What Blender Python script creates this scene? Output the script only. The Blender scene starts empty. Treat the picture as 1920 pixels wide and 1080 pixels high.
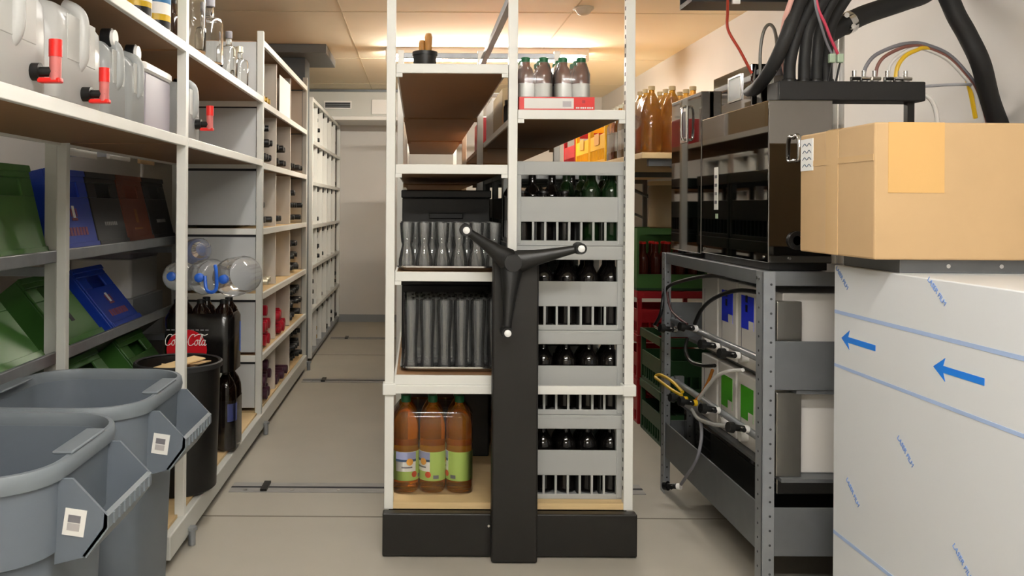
import bpy, math, random
from mathutils import Vector, Matrix
random.seed(7)
S = bpy.context.scene
C = S.collection
PI = math.pi
# ------------------------------------------------------------------ camera
H = 1.10            # lens height
F = 1600.0          # focal length in pixels of the 1920 frame
VX, VY = 784.0, 387.0   # where the aisle direction vanishes
cam_data = bpy.data.cameras.new('camera')
cam = bpy.data.objects.new('camera', cam_data); C.objects.link(cam)
cam_data.sensor_fit = 'HORIZONTAL'
cam_data.sensor_width = 36.0
cam_data.lens = 36.0 * F / 1920.0
cam_data.shift_x = (960 - VX) / 1920.0
cam_data.shift_y = -(540 - VY) / 1920.0
cam_data.clip_start = 0.05
cam.location = (0, 0, H)
cam.rotation_euler = (PI / 2, math.radians(-0.35), 0)
S.camera = cam
# ------------------------------------------------------------------ world + exposure
w = bpy.data.worlds.new('world'); S.world = w
w.use_nodes = True
w.node_tree.nodes['Background'].inputs[0].default_value = (0.9, 0.95, 1, 1)
w.node_tree.nodes['Background'].inputs[1].default_value = 0.05
S.view_settings.view_transform = 'Standard'
S.view_settings.look = 'None'
S.view_settings.gamma = 1
S.view_settings.exposure = 0.4
S.view_settings.use_curve_mapping = False
TUBE_FRONT = 80.0    # emission of the ceiling tubes near the camera, the rear batten added
TUBE_AISLE = 27.0    # emission of the added, unseen tubes over the two aisles
TUBE_BACK = 150.0     # emission of the ceiling tube above the mobile shelf
# room
XL, XR, YB, YF, ZC = -1.85, 1.74, 8.11, -1.6, 2.147

def P(x, y, Y):
    """photograph pixel seen at depth Y -> place in the room"""
    return Vector(((x - VX) / F * Y, Y, H - (y - VY) / F * Y))
def Q(x, y, X):
    """photograph pixel on the upright plane at sideways position X"""
    return P(x, y, X * F / (x - VX))

# ------------------------------------------------------------------ materials
def lin(c):
    return tuple((v / 12.92 if v <= 0.04045 else ((v + 0.055) / 1.055) ** 2.4) for v in c)
def hx(s):
    return lin(tuple(int(s[i:i + 2], 16) / 255 for i in (0, 2, 4)))
def mat(name, col, rough=0.5, metal=0.0, noise=0.0, scale=8.0, trans=0.0, ior=1.45, coat=0.0, emit=0.0, bump=0.0, spec=None, stretch=None):
    m = bpy.data.materials.new(name); m.use_nodes = True
    nt = m.node_tree; b = nt.nodes['Principled BSDF']
    c = hx(col) if isinstance(col, str) else col
    b.inputs['Base Color'].default_value = (*c, 1)
    b.inputs['Roughness'].default_value = rough
    b.inputs['Metallic'].default_value = metal
    b.inputs['Transmission Weight'].default_value = trans
    b.inputs['IOR'].default_value = ior
    b.inputs['Coat Weight'].default_value = coat
    if spec is not None: b.inputs['Specular IOR Level'].default_value = spec
    if emit:
        b.inputs['Emission Color'].default_value = (*c, 1)
        b.inputs['Emission Strength'].default_value = emit
    if noise or bump:
        tc = nt.nodes.new('ShaderNodeTexCoord')
        n = nt.nodes.new('ShaderNodeTexNoise'); n.inputs['Scale'].default_value = scale
        n.inputs['Detail'].default_value = 6
        src = tc.outputs['Object']
        if stretch:
            mp = nt.nodes.new('ShaderNodeMapping'); mp.inputs['Scale'].default_value = stretch
            nt.links.new(src, mp.inputs['Vector']); src = mp.outputs['Vector']
        nt.links.new(src, n.inputs['Vector'])
        if noise:
            mx = nt.nodes.new('ShaderNodeMix'); mx.data_type = 'RGBA'
            mx.inputs[6].default_value = (*[max(0, v * (1 - noise)) for v in c], 1)
            mx.inputs[7].default_value = (*[min(1, v * (1 + noise)) for v in c], 1)
            nt.links.new(n.outputs['Fac'], mx.inputs[0])
            nt.links.new(mx.outputs[2], b.inputs['Base Color'])
        if bump:
            bp = nt.nodes.new('ShaderNodeBump'); bp.inputs['Strength'].default_value = bump
            bp.inputs['Distance'].default_value = 0.01
            nt.links.new(n.outputs['Fac'], bp.inputs['Height'])
            nt.links.new(bp.outputs['Normal'], b.inputs['Normal'])
    return m
def film(name, tint=(1, 1, 1), gloss=0.25, rough=0.08, haze=0.0):
    """thin clear plastic: mostly see-through with a glossy skin"""
    m = bpy.data.materials.new(name); m.use_nodes = True
    nt = m.node_tree; nt.nodes.clear()
    out = nt.nodes.new('ShaderNodeOutputMaterial')
    t = nt.nodes.new('ShaderNodeBsdfTransparent'); t.inputs[0].default_value = (*tint, 1)
    g = nt.nodes.new('ShaderNodeBsdfGlossy'); g.inputs['Roughness'].default_value = rough
    d = nt.nodes.new('ShaderNodeBsdfDiffuse'); d.inputs[0].default_value = (0.8, 0.8, 0.8, 1)
    m1 = nt.nodes.new('ShaderNodeMixShader'); m1.inputs[0].default_value = haze
    nt.links.new(t.outputs[0], m1.inputs[1]); nt.links.new(d.outputs[0], m1.inputs[2])
    f = nt.nodes.new('ShaderNodeFresnel'); f.inputs[0].default_value = 1.2 + gloss
    mx = nt.nodes.new('ShaderNodeMixShader')
    nt.links.new(f.outputs[0], mx.inputs[0]); nt.links.new(m1.outputs[0], mx.inputs[1]); nt.links.new(g.outputs[0], mx.inputs[2])
    nt.links.new(mx.outputs[0], out.inputs[0])
    return m
def milky(name, col, fac=0.45):
    m = bpy.data.materials.new(name); m.use_nodes = True
    nt = m.node_tree; b = nt.nodes['Principled BSDF']
    c = hx(col)
    b.inputs['Base Color'].default_value = (*c, 1); b.inputs['Roughness'].default_value = 0.3
    tr = nt.nodes.new('ShaderNodeBsdfTranslucent'); tr.inputs[0].default_value = (*c, 1)
    mx = nt.nodes.new('ShaderNodeMixShader'); mx.inputs[0].default_value = fac
    nt.links.new(b.outputs[0], mx.inputs[1]); nt.links.new(tr.outputs[0], mx.inputs[2])
    nt.links.new(mx.outputs[0], nt.nodes['Material Output'].inputs[0])
    return m
M = dict(
    floor=mat('concrete', 'aca79b', 0.55, noise=0.13, scale=2.2, bump=0.03, spec=0.3),
    joint=mat('floor_joint', '7a7468', 0.8),
    track=mat('track_steel', '9a9996', 0.5, 0.25, noise=0.35, scale=14, stretch=(1, 8, 1)),
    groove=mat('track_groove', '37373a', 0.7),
    ceil=mat('ceiling_board', 'efe5cd', 0.9, noise=0.04, scale=3),
    wall=mat('plaster_white', 'd2cec9', 0.85, noise=0.03, scale=4, bump=0.05),
    skirt=mat('skirting', '8c9093', 0.6),
    white=mat('white_steel', 'e4e4de', 0.38),
    offwhite=mat('light_grey_steel', 'c9cac4', 0.42),
    panel=mat('grey_panel', 'bcbfc0', 0.5),
    wood=mat('particle_board', '8c6a49', 0.62, noise=0.16, scale=30, stretch=(1, 6, 6)),
    ply=mat('pale_plywood', 'dcbf8e', 0.6, noise=0.10, scale=18, stretch=(1, 12, 12)),
    divider=mat('pale_divider', 'd8cfc2', 0.6, noise=0.05),
    black=mat('black_plastic', '0e0e0e', 0.42),
    blackp=mat('black_painted_steel', '171513', 0.42, noise=0.12, scale=20),
    rubber=mat('black_foam', '19191a', 0.62, noise=0.15, scale=40),
    chrome=mat('chrome', 'd8d8d8', 0.12, 1.0),
    steel=mat('brushed_steel', 'b4b1aa', 0.3, 1.0, noise=0.06, scale=30),
    mirror=mat('polished_steel', '7d7a77', 0.035, 1.0),
    galv=mat('galvanised_steel', '9a9ea2', 0.42, 0.55, noise=0.15, scale=25),
    galvd=mat('galvanised_beam', '75787b', 0.46, 0.55, noise=0.12, scale=20),
    grid_shade=mat('crate_grid_shade', '232323', 0.6),  # shade inside the grey crates put into the grid colour
    hole=mat('punched_hole', '3a3c3e', 0.8),
    cgrey=mat('grey_crate_plastic', 'a6a8a6', 0.42),
    cgreen=mat('green_crate_plastic', '3c6b2c', 0.4),
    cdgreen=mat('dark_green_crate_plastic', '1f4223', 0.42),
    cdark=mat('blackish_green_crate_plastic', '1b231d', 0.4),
    cblue=mat('blue_crate_plastic', '1c3fae', 0.36),
    cblack=mat('black_crate_plastic', '1b1b1c', 0.4),
    cbrown=mat('brown_crate_plastic', '6a3420', 0.45),
    cred=mat('red_crate_plastic', 'a8121c', 0.38),
    cyellow=mat('yellow_crate_plastic', 'f2b809', 0.4),
    bglass=mat('dark_bottle_glass', '0d0b0a', 0.08),
    gglass=mat('green_bottle_glass', '10240f', 0.08),
    gold=mat('gold_foil', 'b9973f', 0.35, 0.6),
    cap=mat('crown_cap', 'c9c4ae', 0.35, 0.5),
    redcap=mat('red_capsule', 'a8142a', 0.35),
    purple=mat('purple_capsule', '3f1a2c', 0.4),
    amber=mat('amber_juice', (0.93, 0.47, 0.04), 0.04, trans=0.90, ior=1.32),
    amberd=mat('brown_soft_drink', (0.75, 0.40, 0.05), 0.05, trans=0.8, ior=1.32),
    cola=mat('cola', '120805', 0.08),
    glass=mat('clear_glass', (0.985, 0.995, 0.99), 0.02, trans=1.0, ior=1.45),
    tglass=film('thin_glass', (0.98, 0.99, 0.985), 0.42, 0.03, 0.06),
    pet=film('clear_pet', (0.95, 0.96, 0.97), 0.20, 0.10, 0.14),
    shrink=film('shrink_film', (0.98, 0.97, 0.95), 0.22, 0.07, 0.01),
    shrinkw=film('hazy_shrink_film', (0.97, 0.97, 0.96), 0.42, 0.15, 0.10),
    hdpe=milky('milky_canister', 'dfdfdc', 0.4),
    hdpe2=milky('translucent_canister', 'cfd2d2', 0.5),
    lilac=mat('grey_lilac_plastic', '948f99', 0.45),
    red=mat('red_plastic', 'd8231d', 0.35),
    pinkr=milky('translucent_red', 'e88a86', 0.4),
    wht=mat('white_plastic', 'eceae6', 0.4),
    green=mat('green_cap', '0f5a34', 0.4),
    blue=mat('blue_plastic', '2a62c8', 0.35),
    lgreen=mat('label_green', 'b3cc6a', 0.55),
    lwhite=mat('label_white', 'ecebe6', 0.55),
    llilac=mat('label_mountain', '9aa0c4', 0.55),
    lnavy=mat('label_ridge', '3f5570', 0.55),
    lorange=mat('label_sun', 'e0a040', 0.55),
    lred=mat('label_apple', 'd0552e', 0.55),
    ink=mat('grey_print', '77757a', 0.6),
    card=mat('cardboard', 'c1a278', 0.75, noise=0.06, scale=12),
    tape=mat('packing_tape', 'cfae80', 0.22),
    bin=mat('grey_bin_plastic', '666f79', 0.5, noise=0.04, scale=6),
    bind=mat('grey_bin_rim', '757d84', 0.48),
    filmw=mat('white_protective_film', 'dcdfe2', 0.3),
    fblue=mat('film_print_blue', '1f7be0', 0.4),
    fline=mat('film_line_blue', 'a9bfe4', 0.4),
    ftext=mat('film_text_blue', '7f9fd8', 0.45),
    lblue=mat('label_blue', '2236d8', 0.45),
    lgr=mat('label_vivid_green', '43a51c', 0.45),
    carton=mat('white_carton', 'dcd8d2', 0.55),
    yellow=mat('yellow_tube', 'd8b020', 0.4),
    orange=mat('orange_tube', 'b06a1c', 0.4),
    wred=mat('red_wire', '9c3524', 0.45),
    wpink=mat('pink_wire', 'c4435c', 0.45),
    wgrey=mat('grey_wire', '75757c', 0.45),
    wbrown=mat('brown_wire', '7d5148', 0.45),
    wwhite=mat('white_wire', 'd8d6d2', 0.45),
    conn=mat('pale_green_connector', 'a9bda4', 0.5),
    cork=mat('wooden_handle', '9a6a2e', 0.5, noise=0.2, scale=30),
    detect=mat('detector_white', 'cfc7b4', 0.5),
    paper=mat('white_paper', 'f0f0ee', 0.7),
    can1=mat('yellow_print', 'c9a51e', 0.4), can2=mat('magenta_print', 'a8325c', 0.4),
    can3=mat('blue_print', '2d6d9c', 0.4), can4=mat('lime_print', '86b23c', 0.4),
    beige=mat('beige_canister', 'a08a64', 0.5),
    tubef=mat('front_tube_light', (1.0, 0.975, 0.94), 0.5, emit=TUBE_FRONT),
    tubel=mat('added_aisle_tube', (1.0, 0.97, 0.93), 0.5, emit=TUBE_AISLE),
    tubeb=mat('back_tube_light', (1.0, 0.94, 0.83), 0.5, emit=TUBE_BACK),
)
# ------------------------------------------------------------------ mesh helpers
ORG = {}
class MB:
    def __init__(s): s.v = []; s.f = []
    def add(s, vs, fs):
        o = len(s.v); s.v += [Vector(v) for v in vs]; s.f += [tuple(i + o for i in f) for f in fs]; return s
    def box(s, x0, x1, y0, y1, z0, z1):
        return s.add([(x0, y0, z0), (x1, y0, z0), (x1, y1, z0), (x0, y1, z0), (x0, y0, z1), (x1, y0, z1), (x1, y1, z1), (x0, y1, z1)],
                     [(0, 3, 2, 1), (4, 5, 6, 7), (0, 1, 5, 4), (1, 2, 6, 5), (2, 3, 7, 6), (3, 0, 4, 7)])
    def loops(s, L, cap0=True, cap1=True):
        n = len(L[0]); vs = [p for l in L for p in l]; fs = []
        for k in range(len(L) - 1):
            for i in range(n):
                j = (i + 1) % n
                fs.append((k * n + i, k * n + j, (k + 1) * n + j, (k + 1) * n + i))
        if cap0: fs.append(tuple(reversed(range(n))))
        if cap1: fs.append(tuple((len(L) - 1) * n + i for i in range(n)))
        return s.add(vs, fs)
    def lathe(s, prof, c=(0, 0, 0), n=20, closed=True):
        L = [[(c[0] + r * math.cos(2 * PI * i / n), c[1] + r * math.sin(2 * PI * i / n), c[2] + z) for i in range(n)] for r, z in prof]
        return s.loops(L, closed, closed)
    def cyl(s, p0, p1, r0, r1=None, n=14):
        p0, p1 = Vector(p0), Vector(p1); r1 = r0 if r1 is None else r1
        return s.tube([p0, p1], [r0, r1], n)
    def tube(s, pts, r, n=10, flat=None):
        pts = [Vector(p) for p in pts]; L = []; up = None
        for i, p in enumerate(pts):
            t = (pts[min(i + 1, len(pts) - 1)] - pts[max(i - 1, 0)]).normalized()
            if up is None:
                up = Vector((0, 0, 1)) if abs(t.z) < 0.9 else Vector((0, 1, 0))
            a = t.cross(up)
            if a.length < 1e-4: a = t.cross(Vector((1, 0, 0)))
            a.normalize(); b = a.cross(t).normalized(); up = b
            rr = r[i] if isinstance(r, (list, tuple)) else r
            L.append([p + rr * (math.cos(2 * PI * k / n) * a + math.sin(2 * PI * k / n) * b) for k in range(n)])
        return s.loops([list(reversed(l)) for l in L])
    def prism(s, poly, axis, a, b):
        """poly: 2-D points in the two other axes (in x,y,z order)"""
        def up(p, t):
            if axis == 'x': return (t, p[0], p[1])
            if axis == 'y': return (p[0], t, p[1])
            return (p[0], p[1], t)
        A = [up(p, a) for p in poly]; B = [up(p, b) for p in poly]
        return s.loops([A, B])
    def patch(s, c, r, a0, a1, z0, z1, n=8, t=0.0006):
        L = []
        for i in range(n + 1):
            a = a0 + (a1 - a0) * i / n
            L.append([(c[0] + q * math.cos(a), c[1] + q * math.sin(a), c[2] + z) for q, z in ((r, z0), (r + t, z0), (r + t, z1), (r, z1))])
        return s.loops(L)
    def disc(s, c, r, a, z, rad, n=14, t=0.0008):
        """round print on an upright cylinder of radius r at angle a and height z"""
        A = []; B = []
        for i in range(n):
            th = 2 * PI * i / n
            aa = a + rad * math.cos(th) / r; zz = z + rad * math.sin(th)
            A.append((c[0] + r * math.cos(aa), c[1] + r * math.sin(aa), c[2] + zz))
            B.append((c[0] + (r + t) * math.cos(aa), c[1] + (r + t) * math.sin(aa), c[2] + zz))
        return s.loops([A, B])
    def xf(s, m):
        s.v = [m @ v for v in s.v]; return s
    def build(s, name, m, parent=None, smooth=False, bevel=0.0, seg=2):
        o0 = ORG.get(parent, Vector((0, 0, 0))) if parent is not None else Vector((0, 0, 0))
        me = bpy.data.meshes.new(name)
        me.from_pydata([tuple(v - o0) for v in s.v], [], s.f)
        me.materials.append(M[m] if isinstance(m, str) else m)
        import bmesh
        bm = bmesh.new(); bm.from_mesh(me)
        bmesh.ops.recalc_face_normals(bm, faces=bm.faces)
        bm.to_mesh(me); bm.free()
        if smooth:
            me.polygons.foreach_set('use_smooth', [True] * len(me.polygons))
            me.set_sharp_from_angle(angle=math.radians(38))
        o = bpy.data.objects.new(name, me); C.objects.link(o)
        if parent is not None:
            o.parent = parent; ORG[o] = o0
        if bevel:
            b = o.modifiers.new('bevel', 'BEVEL'); b.width = bevel; b.segments = seg; b.limit_method = 'ANGLE'; b.angle_limit = math.radians(40)
        return o
def B(x0, x1, y0, y1, z0, z1): return MB().box(x0, x1, y0, y1, z0, z1)
def tag(o, label, cat, group=None):
    o['label'] = label; o['category'] = cat
    if group: o['group'] = group
    return o
def struct(o): o['kind'] = 'structure'; return o
def thing(name, label, cat, loc=(0, 0, 0), group=None):
    o = bpy.data.objects.new(name, None); C.objects.link(o); o.empty_display_size = 0.05
    o.location = loc; ORG[o] = Vector(loc); tag(o, label, cat, group)
    return o
KIDS = {}
def kids(o):
    return [c for c in C.objects if c.parent is o]
def dup(root, loc, label=None, group=None, rot=None, children=None):
    r = root.copy(); C.objects.link(r); r.location = loc
    if rot is not None: r.rotation_euler = rot
    if label: r['label'] = label
    if group: r['group'] = group
    if root.type == 'EMPTY' or root.children:
        ch = children or KIDS.setdefault(root.name, [(c, list(kids(c))) for c in kids(root)])
        for c, gs in ch:
            n = c.copy(); C.objects.link(n); n.parent = r
            for g in gs:
                k = g.copy(); C.objects.link(k); k.parent = n
    return r
def smoothpath(pts, k=6):
    """Catmull-Rom through the points"""
    pts = [Vector(p) for p in pts]; out = []
    q = [pts[0]] + pts + [pts[-1]]
    for i in range(1, len(q) - 2):
        p0, p1, p2, p3 = q[i - 1], q[i], q[i + 1], q[i + 2]
        for j in range(k):
            t = j / k
            out.append(0.5 * ((2 * p1) + (p2 - p0) * t + (2 * p0 - 5 * p1 + 4 * p2 - p3) * t * t + (3 * p1 - p0 - 3 * p2 + p3) * t ** 3))
    out.append(pts[-1]); return out
def rrect(cx, cy, hx_, hy_, r, z, k=6):
    out = []
    for sx, sy, a0 in ((1, 1, 0), (-1, 1, PI / 2), (-1, -1, PI), (1, -1, 3 * PI / 2)):
        for i in range(k + 1):
            a = a0 + PI / 2 * i / k
            out.append((cx + sx * (hx_ - r) + r * math.cos(a), cy + sy * (hy_ - r) + r * math.sin(a), z))
    return out
def rbox(cx, cy, hx_, hy_, z0, z1, r, e=0.006, k=5):
    """upright box with rounded corners and softened top and bottom"""
    return MB().loops([rrect(cx, cy, hx_ - e, hy_ - e, max(r - e, .001), z0, k), rrect(cx, cy, hx_, hy_, r, z0 + e, k),
                       rrect(cx, cy, hx_, hy_, r, z1 - e, k), rrect(cx, cy, hx_ - e, hy_ - e, max(r - e, .001), z1, k)])
def text(name, body, size, origin, u, v, m, parent, depth=0.0006):
    """flat lettering: u = writing direction, v = up of the letters"""
    cu = bpy.data.curves.new('lettering', 'FONT'); cu.body = body; cu.size = size; cu.extrude = depth; cu.resolution_u = 3
    t = bpy.data.objects.new('lettering', cu); C.objects.link(t)
    dg = bpy.context.evaluated_depsgraph_get()
    me = bpy.data.meshes.new_from_object(t.evaluated_get(dg))
    C.objects.unlink(t); bpy.data.objects.remove(t); bpy.data.curves.remove(cu)
    u = Vector(u).normalized(); v = Vector(v); v = (v - v.dot(u) * u).normalized(); n = u.cross(v)
    o0 = ORG.get(parent, Vector((0, 0, 0))) if parent is not None else Vector((0, 0, 0))
    mm = Matrix(((u.x, v.x, n.x, origin[0] - o0.x), (u.y, v.y, n.y, origin[1] - o0.y), (u.z, v.z, n.z, origin[2] - o0.z), (0, 0, 0, 1)))
    me.transform(mm); me.materials.clear(); me.materials.append(M[m]); me.name = name
    o = bpy.data.objects.new(name, me); C.objects.link(o)
    if parent is not None: o.parent = parent; ORG[o] = o0
    return o

# ================================================================== ROOM
struct(B(XL - .1, XR + .1, YF - .1, YB + .1, -.08, 0).build('floor', 'floor'))
struct(B(XL - .1, XR + .1, YF - .1, YB + .1, ZC, ZC + .08).build('ceiling', 'ceil'))
struct(B(XL - .1, XL, YF, YB, 0, ZC).build('wall_left', 'wall'))
struct(B(XR, XR + .1, YF, YB, 0, ZC).build('wall_right', 'wall'))
struct(B(XL - .1, XR + .1, YB, YB + .1, 0, ZC).build('wall_back', 'wall'))
struct(B(XL - .1, XR + .1, YF - .1, YF, 0, ZC).build('wall_front', 'wall'))
struct(B(XL, XR, YB - .012, YB, 0, .07).build('baseboard_back', 'skirt'))
# joints in the slab and in the ceiling boards
n = 0
for y in (3.02, 6.3):
    n += 1; struct(B(XL, XR, y - .004, y + .004, 0, .0012).build('trim_%d' % n, 'joint'))
cjoint = mat('ceiling_joint', 'cfc2a4', 0.9)
for x in (-.42, .82):
    n += 1; struct(B(x - .004, x + .004, YF, YB, ZC - .0015, ZC).build('trim_%d' % n, cjoint))
for y in (4.6, 6.05, 7.3):
    n += 1; struct(B(XL, XR, y - .003, y + .003, ZC - .0015, ZC).build('trim_%d' % n, cjoint))
# tracks of the mobile shelf, let into the floor
for y, lab in ((3.325, 'steel floor track under the front of the mobile shelf'), (5.37, 'steel floor track crossing the aisle halfway to the back wall'), (7.1, 'steel floor track near the back wall')):
    t = thing('floor_track', lab, 'track', ((-.72 + .86) / 2, y, 0))
    B(-.72, .88, y - .055, y + .055, 0, .003).build('rail_plate', 'track', t)
    B(-.72, .88, y - .008, y + .008, .003, .0042).build('groove', 'groove', t)
    for k in range(9):
        x = -.66 + k * .18
        MB().cyl((x, y - .035, .003), (x, y - .035, .006), .007, n=10).build('screw', 'steel', t)
    B(-.60, -.575, y - .05, y + .05, .003, .012).build('end_stop', 'black', t)

# ceiling battens
def batten(label, x0, x1, y0, y1, m, watts=None):
    cx, cy = (x0 + x1) / 2, (y0 + y1) / 2
    t = thing('ceiling_batten_light', label, 'lamp', (cx, cy, ZC))
    along_x = (x1 - x0) > (y1 - y0)
    B(x0, x1, y0, y1, ZC - .045, ZC).build('housing', 'wht', t, bevel=.004)
    mid = ZC - .066
    if along_x:
        for d in (-.022, .022):
            MB().cyl((x0 + .03, cy + d, mid), (x1 - .03, cy + d, mid), .013, n=12).build('tube', m, t, smooth=True)
        for x in (x0 + .012, x1 - .012): B(x - .012, x + .012, y0 + .008, y1 - .008, mid - .018, ZC - .04).build('end_holder', 'wht', t)
    else:
        for d in (-.022, .022):
            MB().cyl((cx + d, y0 + .03, mid), (cx + d, y1 - .03, mid), .013, n=12).build('tube', m, t, smooth=True)
        for y in (y0 + .012, y1 - .012): B(x0 + .008, x1 - .008, y - .012, y + .012, mid - .018, ZC - .04).build('end_holder', 'wht', t)
    return t
batten('white fluorescent batten lamp on the ceiling behind the mobile shelf', -.22, 1.12, 5.62, 5.72, 'tubeb')
batten('white fluorescent batten lamp on the ceiling just in front of the camera', -.35, .95, .75, .85, 'tubef')
batten('unseen white batten lamp added behind the camera for more even light', -.6, .7, -.65, -.55, 'tubef')  # unseen lamp, added to even out the light from the front
batten('unseen white batten lamp added over the left aisle beside the mobile shelf', -.46, -.36, 2.55, 3.80, 'tubel')  # added out of view to brighten the left shelf edges and aisle floor
batten('unseen white batten lamp added over the right aisle beside the mobile shelf', .80, .90, 2.95, 3.65, 'tubel')  # added out of view to brighten the right aisle and wall

# smoke detector
d0 = P(1092, 20, 1.047 * F / (VY - 12))
t = thing('smoke_detector', 'round off-white smoke detector on the cream ceiling', 'detector', (d0.x, d0.y, ZC))
MB().lathe([(.052, 0), (.055, -.008), (.05, -.014)], (d0.x, d0.y, ZC), 24).build('base', 'detect', t, True)
MB().lathe([(.045, -.014), (.03, -.035), (.012, -.042)], (d0.x, d0.y, ZC), 24).build('cover', 'detect', t, True)

# air duct with grille on the back wall
t = thing('air_conditioning_unit', 'grey metal ventilation duct box with a slotted grille high on the back wall', 'vent', (-.55, 7.85, 1.86))
B(-1.35, .12, 7.62, YB, 1.90, 2.12).build('casing', 'offwhite', t, bevel=.006)
B(-1.30, .10, 7.60, YB, 1.865, 1.90).build('drip_tray', 'wht', t, bevel=.006)
B(-1.35, .12, 7.66, YB, 2.12, ZC).build('top_flange', 'galvd', t)
g0 = P(606, 190, 7.6); g1 = P(658, 205, 7.6)
g = B(g0.x, g1.x, 7.608, 7.625, g1.z, g0.z).build('grille', 'wht', t)
B(g0.x + .012, g1.x - .012, 7.604, 7.61, g1.z + .012, g0.z - .012).build('slot', 'groove', g)
for k in range(3):
    z = g1.z + .022 + k * .016
    B(g0.x + .012, g1.x - .012, 7.600, 7.606, z, z + .004).build('louver', 'galv', g)
B(-.42, -.20, 7.606, 7.622, 1.92, 2.05).build('access_panel', 'wht', t, bevel=.003)

# column with a head plate between the two wine racks
t = thing('steel_column', 'dark grey steel column with a wide head plate between the wine racks', 'column', (-.86, 5.82, 0))
B(-.98, -.76, 5.70, 5.93, 0, 2.09).build('shaft', mat('column_grey', '5c6164', .5), t, bevel=.004)
B(-1.15, -.60, 5.52, 6.12, 2.09, ZC).build('head_plate', mat('plate_grey', '6e7274', .5), t, bevel=.004)
B(-1.05, -.76, 5.66, 5.96, 0, .012).build('foot_plate', 'galvd', t)
# ================================================================== MOBILE SHELF (centre)
UY = [2.71, 4.15, 5.60, 7.05]          # frames of the unit
UXL, UXM, UXR = -.088, .300, .673
PW = .0145                              # half a post
u = thing('mobile_shelving_unit', 'white mobile shelving unit on a black base with a three-armed hand wheel', 'shelving', (.29, 2.71, 0))
for i, y in enumerate(UY):
    for x in (UXL, UXM, UXR):
        zt = 1.86 if i else 2.02
        p = B(x - PW, x + PW, y, y + .03, .138, zt).build('post', 'white', u, bevel=.002)
        mb = MB()
        if i == 0 and x > UXM:
            for k in range(60):
                z = .2 + k * .03
                mb.box(x - PW - .0006, x - PW + .002, y + .010, y + .018, z, z + .012)
            mb.build('slot_row', 'hole', p)['kind'] = 'stuff'
for y in UY[1:]:
    B(UXL, UXR, y + .004, y + .026, 1.822, 1.848).build('top_beam', 'galv', u, bevel=.002)
B(UXM - .012, UXM + .012, UY[0] + .03, UY[1], 1.765, 1.795).build('top_rail', 'galvd', u, bevel=.002)
B(UXM - .012, UXM + .012, UY[1] + .03, UY[2], 1.765, 1.795).build('top_rail', 'galvd', u, bevel=.002)
# cross beam and joint collars at the seam of lower and upper frame
B(UXL - .02, UXR + .02, 2.700, 2.712, .507, .534).build('cross_beam', 'white', u, bevel=.002)
for x in (UXL, UXR):
    B(x - .021, x + .021, 2.698, 2.742, .502, .538).build('joint_collar', 'white', u, bevel=.003)
def shelf(x0, x1, z, yr, front='white', board='wood', parent=u, th=.03):
    y0, y1 = yr
    s = B(x0 + .0062, x1 - .0062, y0 + .012, y1, z - .024, z - .002).build('shelf_board', board, parent)
    B(x0, x1, y0, y0 + .012, z - th, z).build('front_rail', front, s, bevel=.002)
    B(x0, x0 + .006, y0 + .012, y1, z - .022, z).build('side_rail', front, s)
    B(x1 - .006, x1, y0 + .012, y1, z - .022, z).build('side_rail', front, s)
    for x in (x0, x1 - .02):
        MB().prism([(x, z - th - .012), (x + .02, z - th - .012), (x + .02, z - th), (x, z - th)], 'y', y0 + .002, y0 + .014).build('shelf_clip', front, s)
    return s
LX0, LX1, RX0, RX1 = UXL + PW + .001, UXM - PW - .001, UXM + PW + .001, UXR - PW - .001
for i in range(3):
    yr = (UY[i] + .002, UY[i + 1] - .002)
    for z in (1.554, 1.234, .892, .563):
        shelf(LX0, LX1, z, yr, 'white' if i == 0 else 'wood')
    shelf(RX0, RX1, 1.41, yr, 'white' if i == 0 else 'wood')
    B(UXL + .002, UXR - .002, yr[0] + .004, yr[1], .138, .158).build('bottom_board', 'ply', u)
    B(UXL, UXR, yr[0] + .02, yr[1], .05, .137).build('base_carriage', 'blackp', u)
for y in (3.325, 5.37, 7.02):
    for x in (0.02, .55):
        MB().cyl((x, y - .02, .034), (x, y + .02, .034), .032, n=18).build('wheel', 'black', u, True)
B(UXL - .018, UXR + .020, 2.672, 2.708, .004, .138).build('base_front', 'blackp', u, bevel=.004)
B(.232, .374, 2.628, 2.671, .002, .955).build('drive_cover', 'blackp', u, bevel=.006)
MB().cyl((.226, 2.66, .105), (.226, 2.671, .105), .004, n=10).build('screw', 'chrome', u)
# three-armed wheel
hub = P(962, 492, 2.58)
hw = MB().cyl((hub.x, 2.63, hub.z), (hub.x, 2.565, hub.z), .034, .026, 24).build('hand_wheel', 'black', u, True)
for px in ((874, 431), (1088, 464), (952, 622)):
    e = P(px[0], px[1], 2.555)
    a = Vector((hub.x, 2.592, hub.z)); ev = Vector((e.x, 2.562, e.z))
    d = (ev - a)
    side = d.cross(Vector((0, 1, 0))).normalized(); L = []
    for tt, wd, th in ((-.08, .030, .020), (.12, .034, .020), (.35, .024, .017), (.65, .017, .013), (.9, .0125, .011), (1.0, .012, .010)):
        c = a + d * tt
        L.append([c + side * wd * math.cos(2 * PI * k / 12) + Vector((0, 1, 0)) * th * math.sin(2 * PI * k / 12) for k in range(12)])
    arm = MB().loops(L).build('arm', 'black', hw, True)
    MB().cyl((e.x, 2.585, e.z), (e.x, 2.532, e.z), .019, .0165, 20).build('arm_knob', 'black', hw, True)
    MB().lathe([(.0105, 0), (.0105, .003), (.007, .006), (.001, .007)], (0, 0, 0), 18).xf(Matrix.Translation((e.x, 2.532, e.z)) @ Matrix.Rotation(PI / 2, 4, 'X')).build('cap_screw', mat('bright_cap', 'f2f2f0', .25) if 'bright_cap' not in bpy.data.materials else bpy.data.materials['bright_cap'], hw, True)

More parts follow.
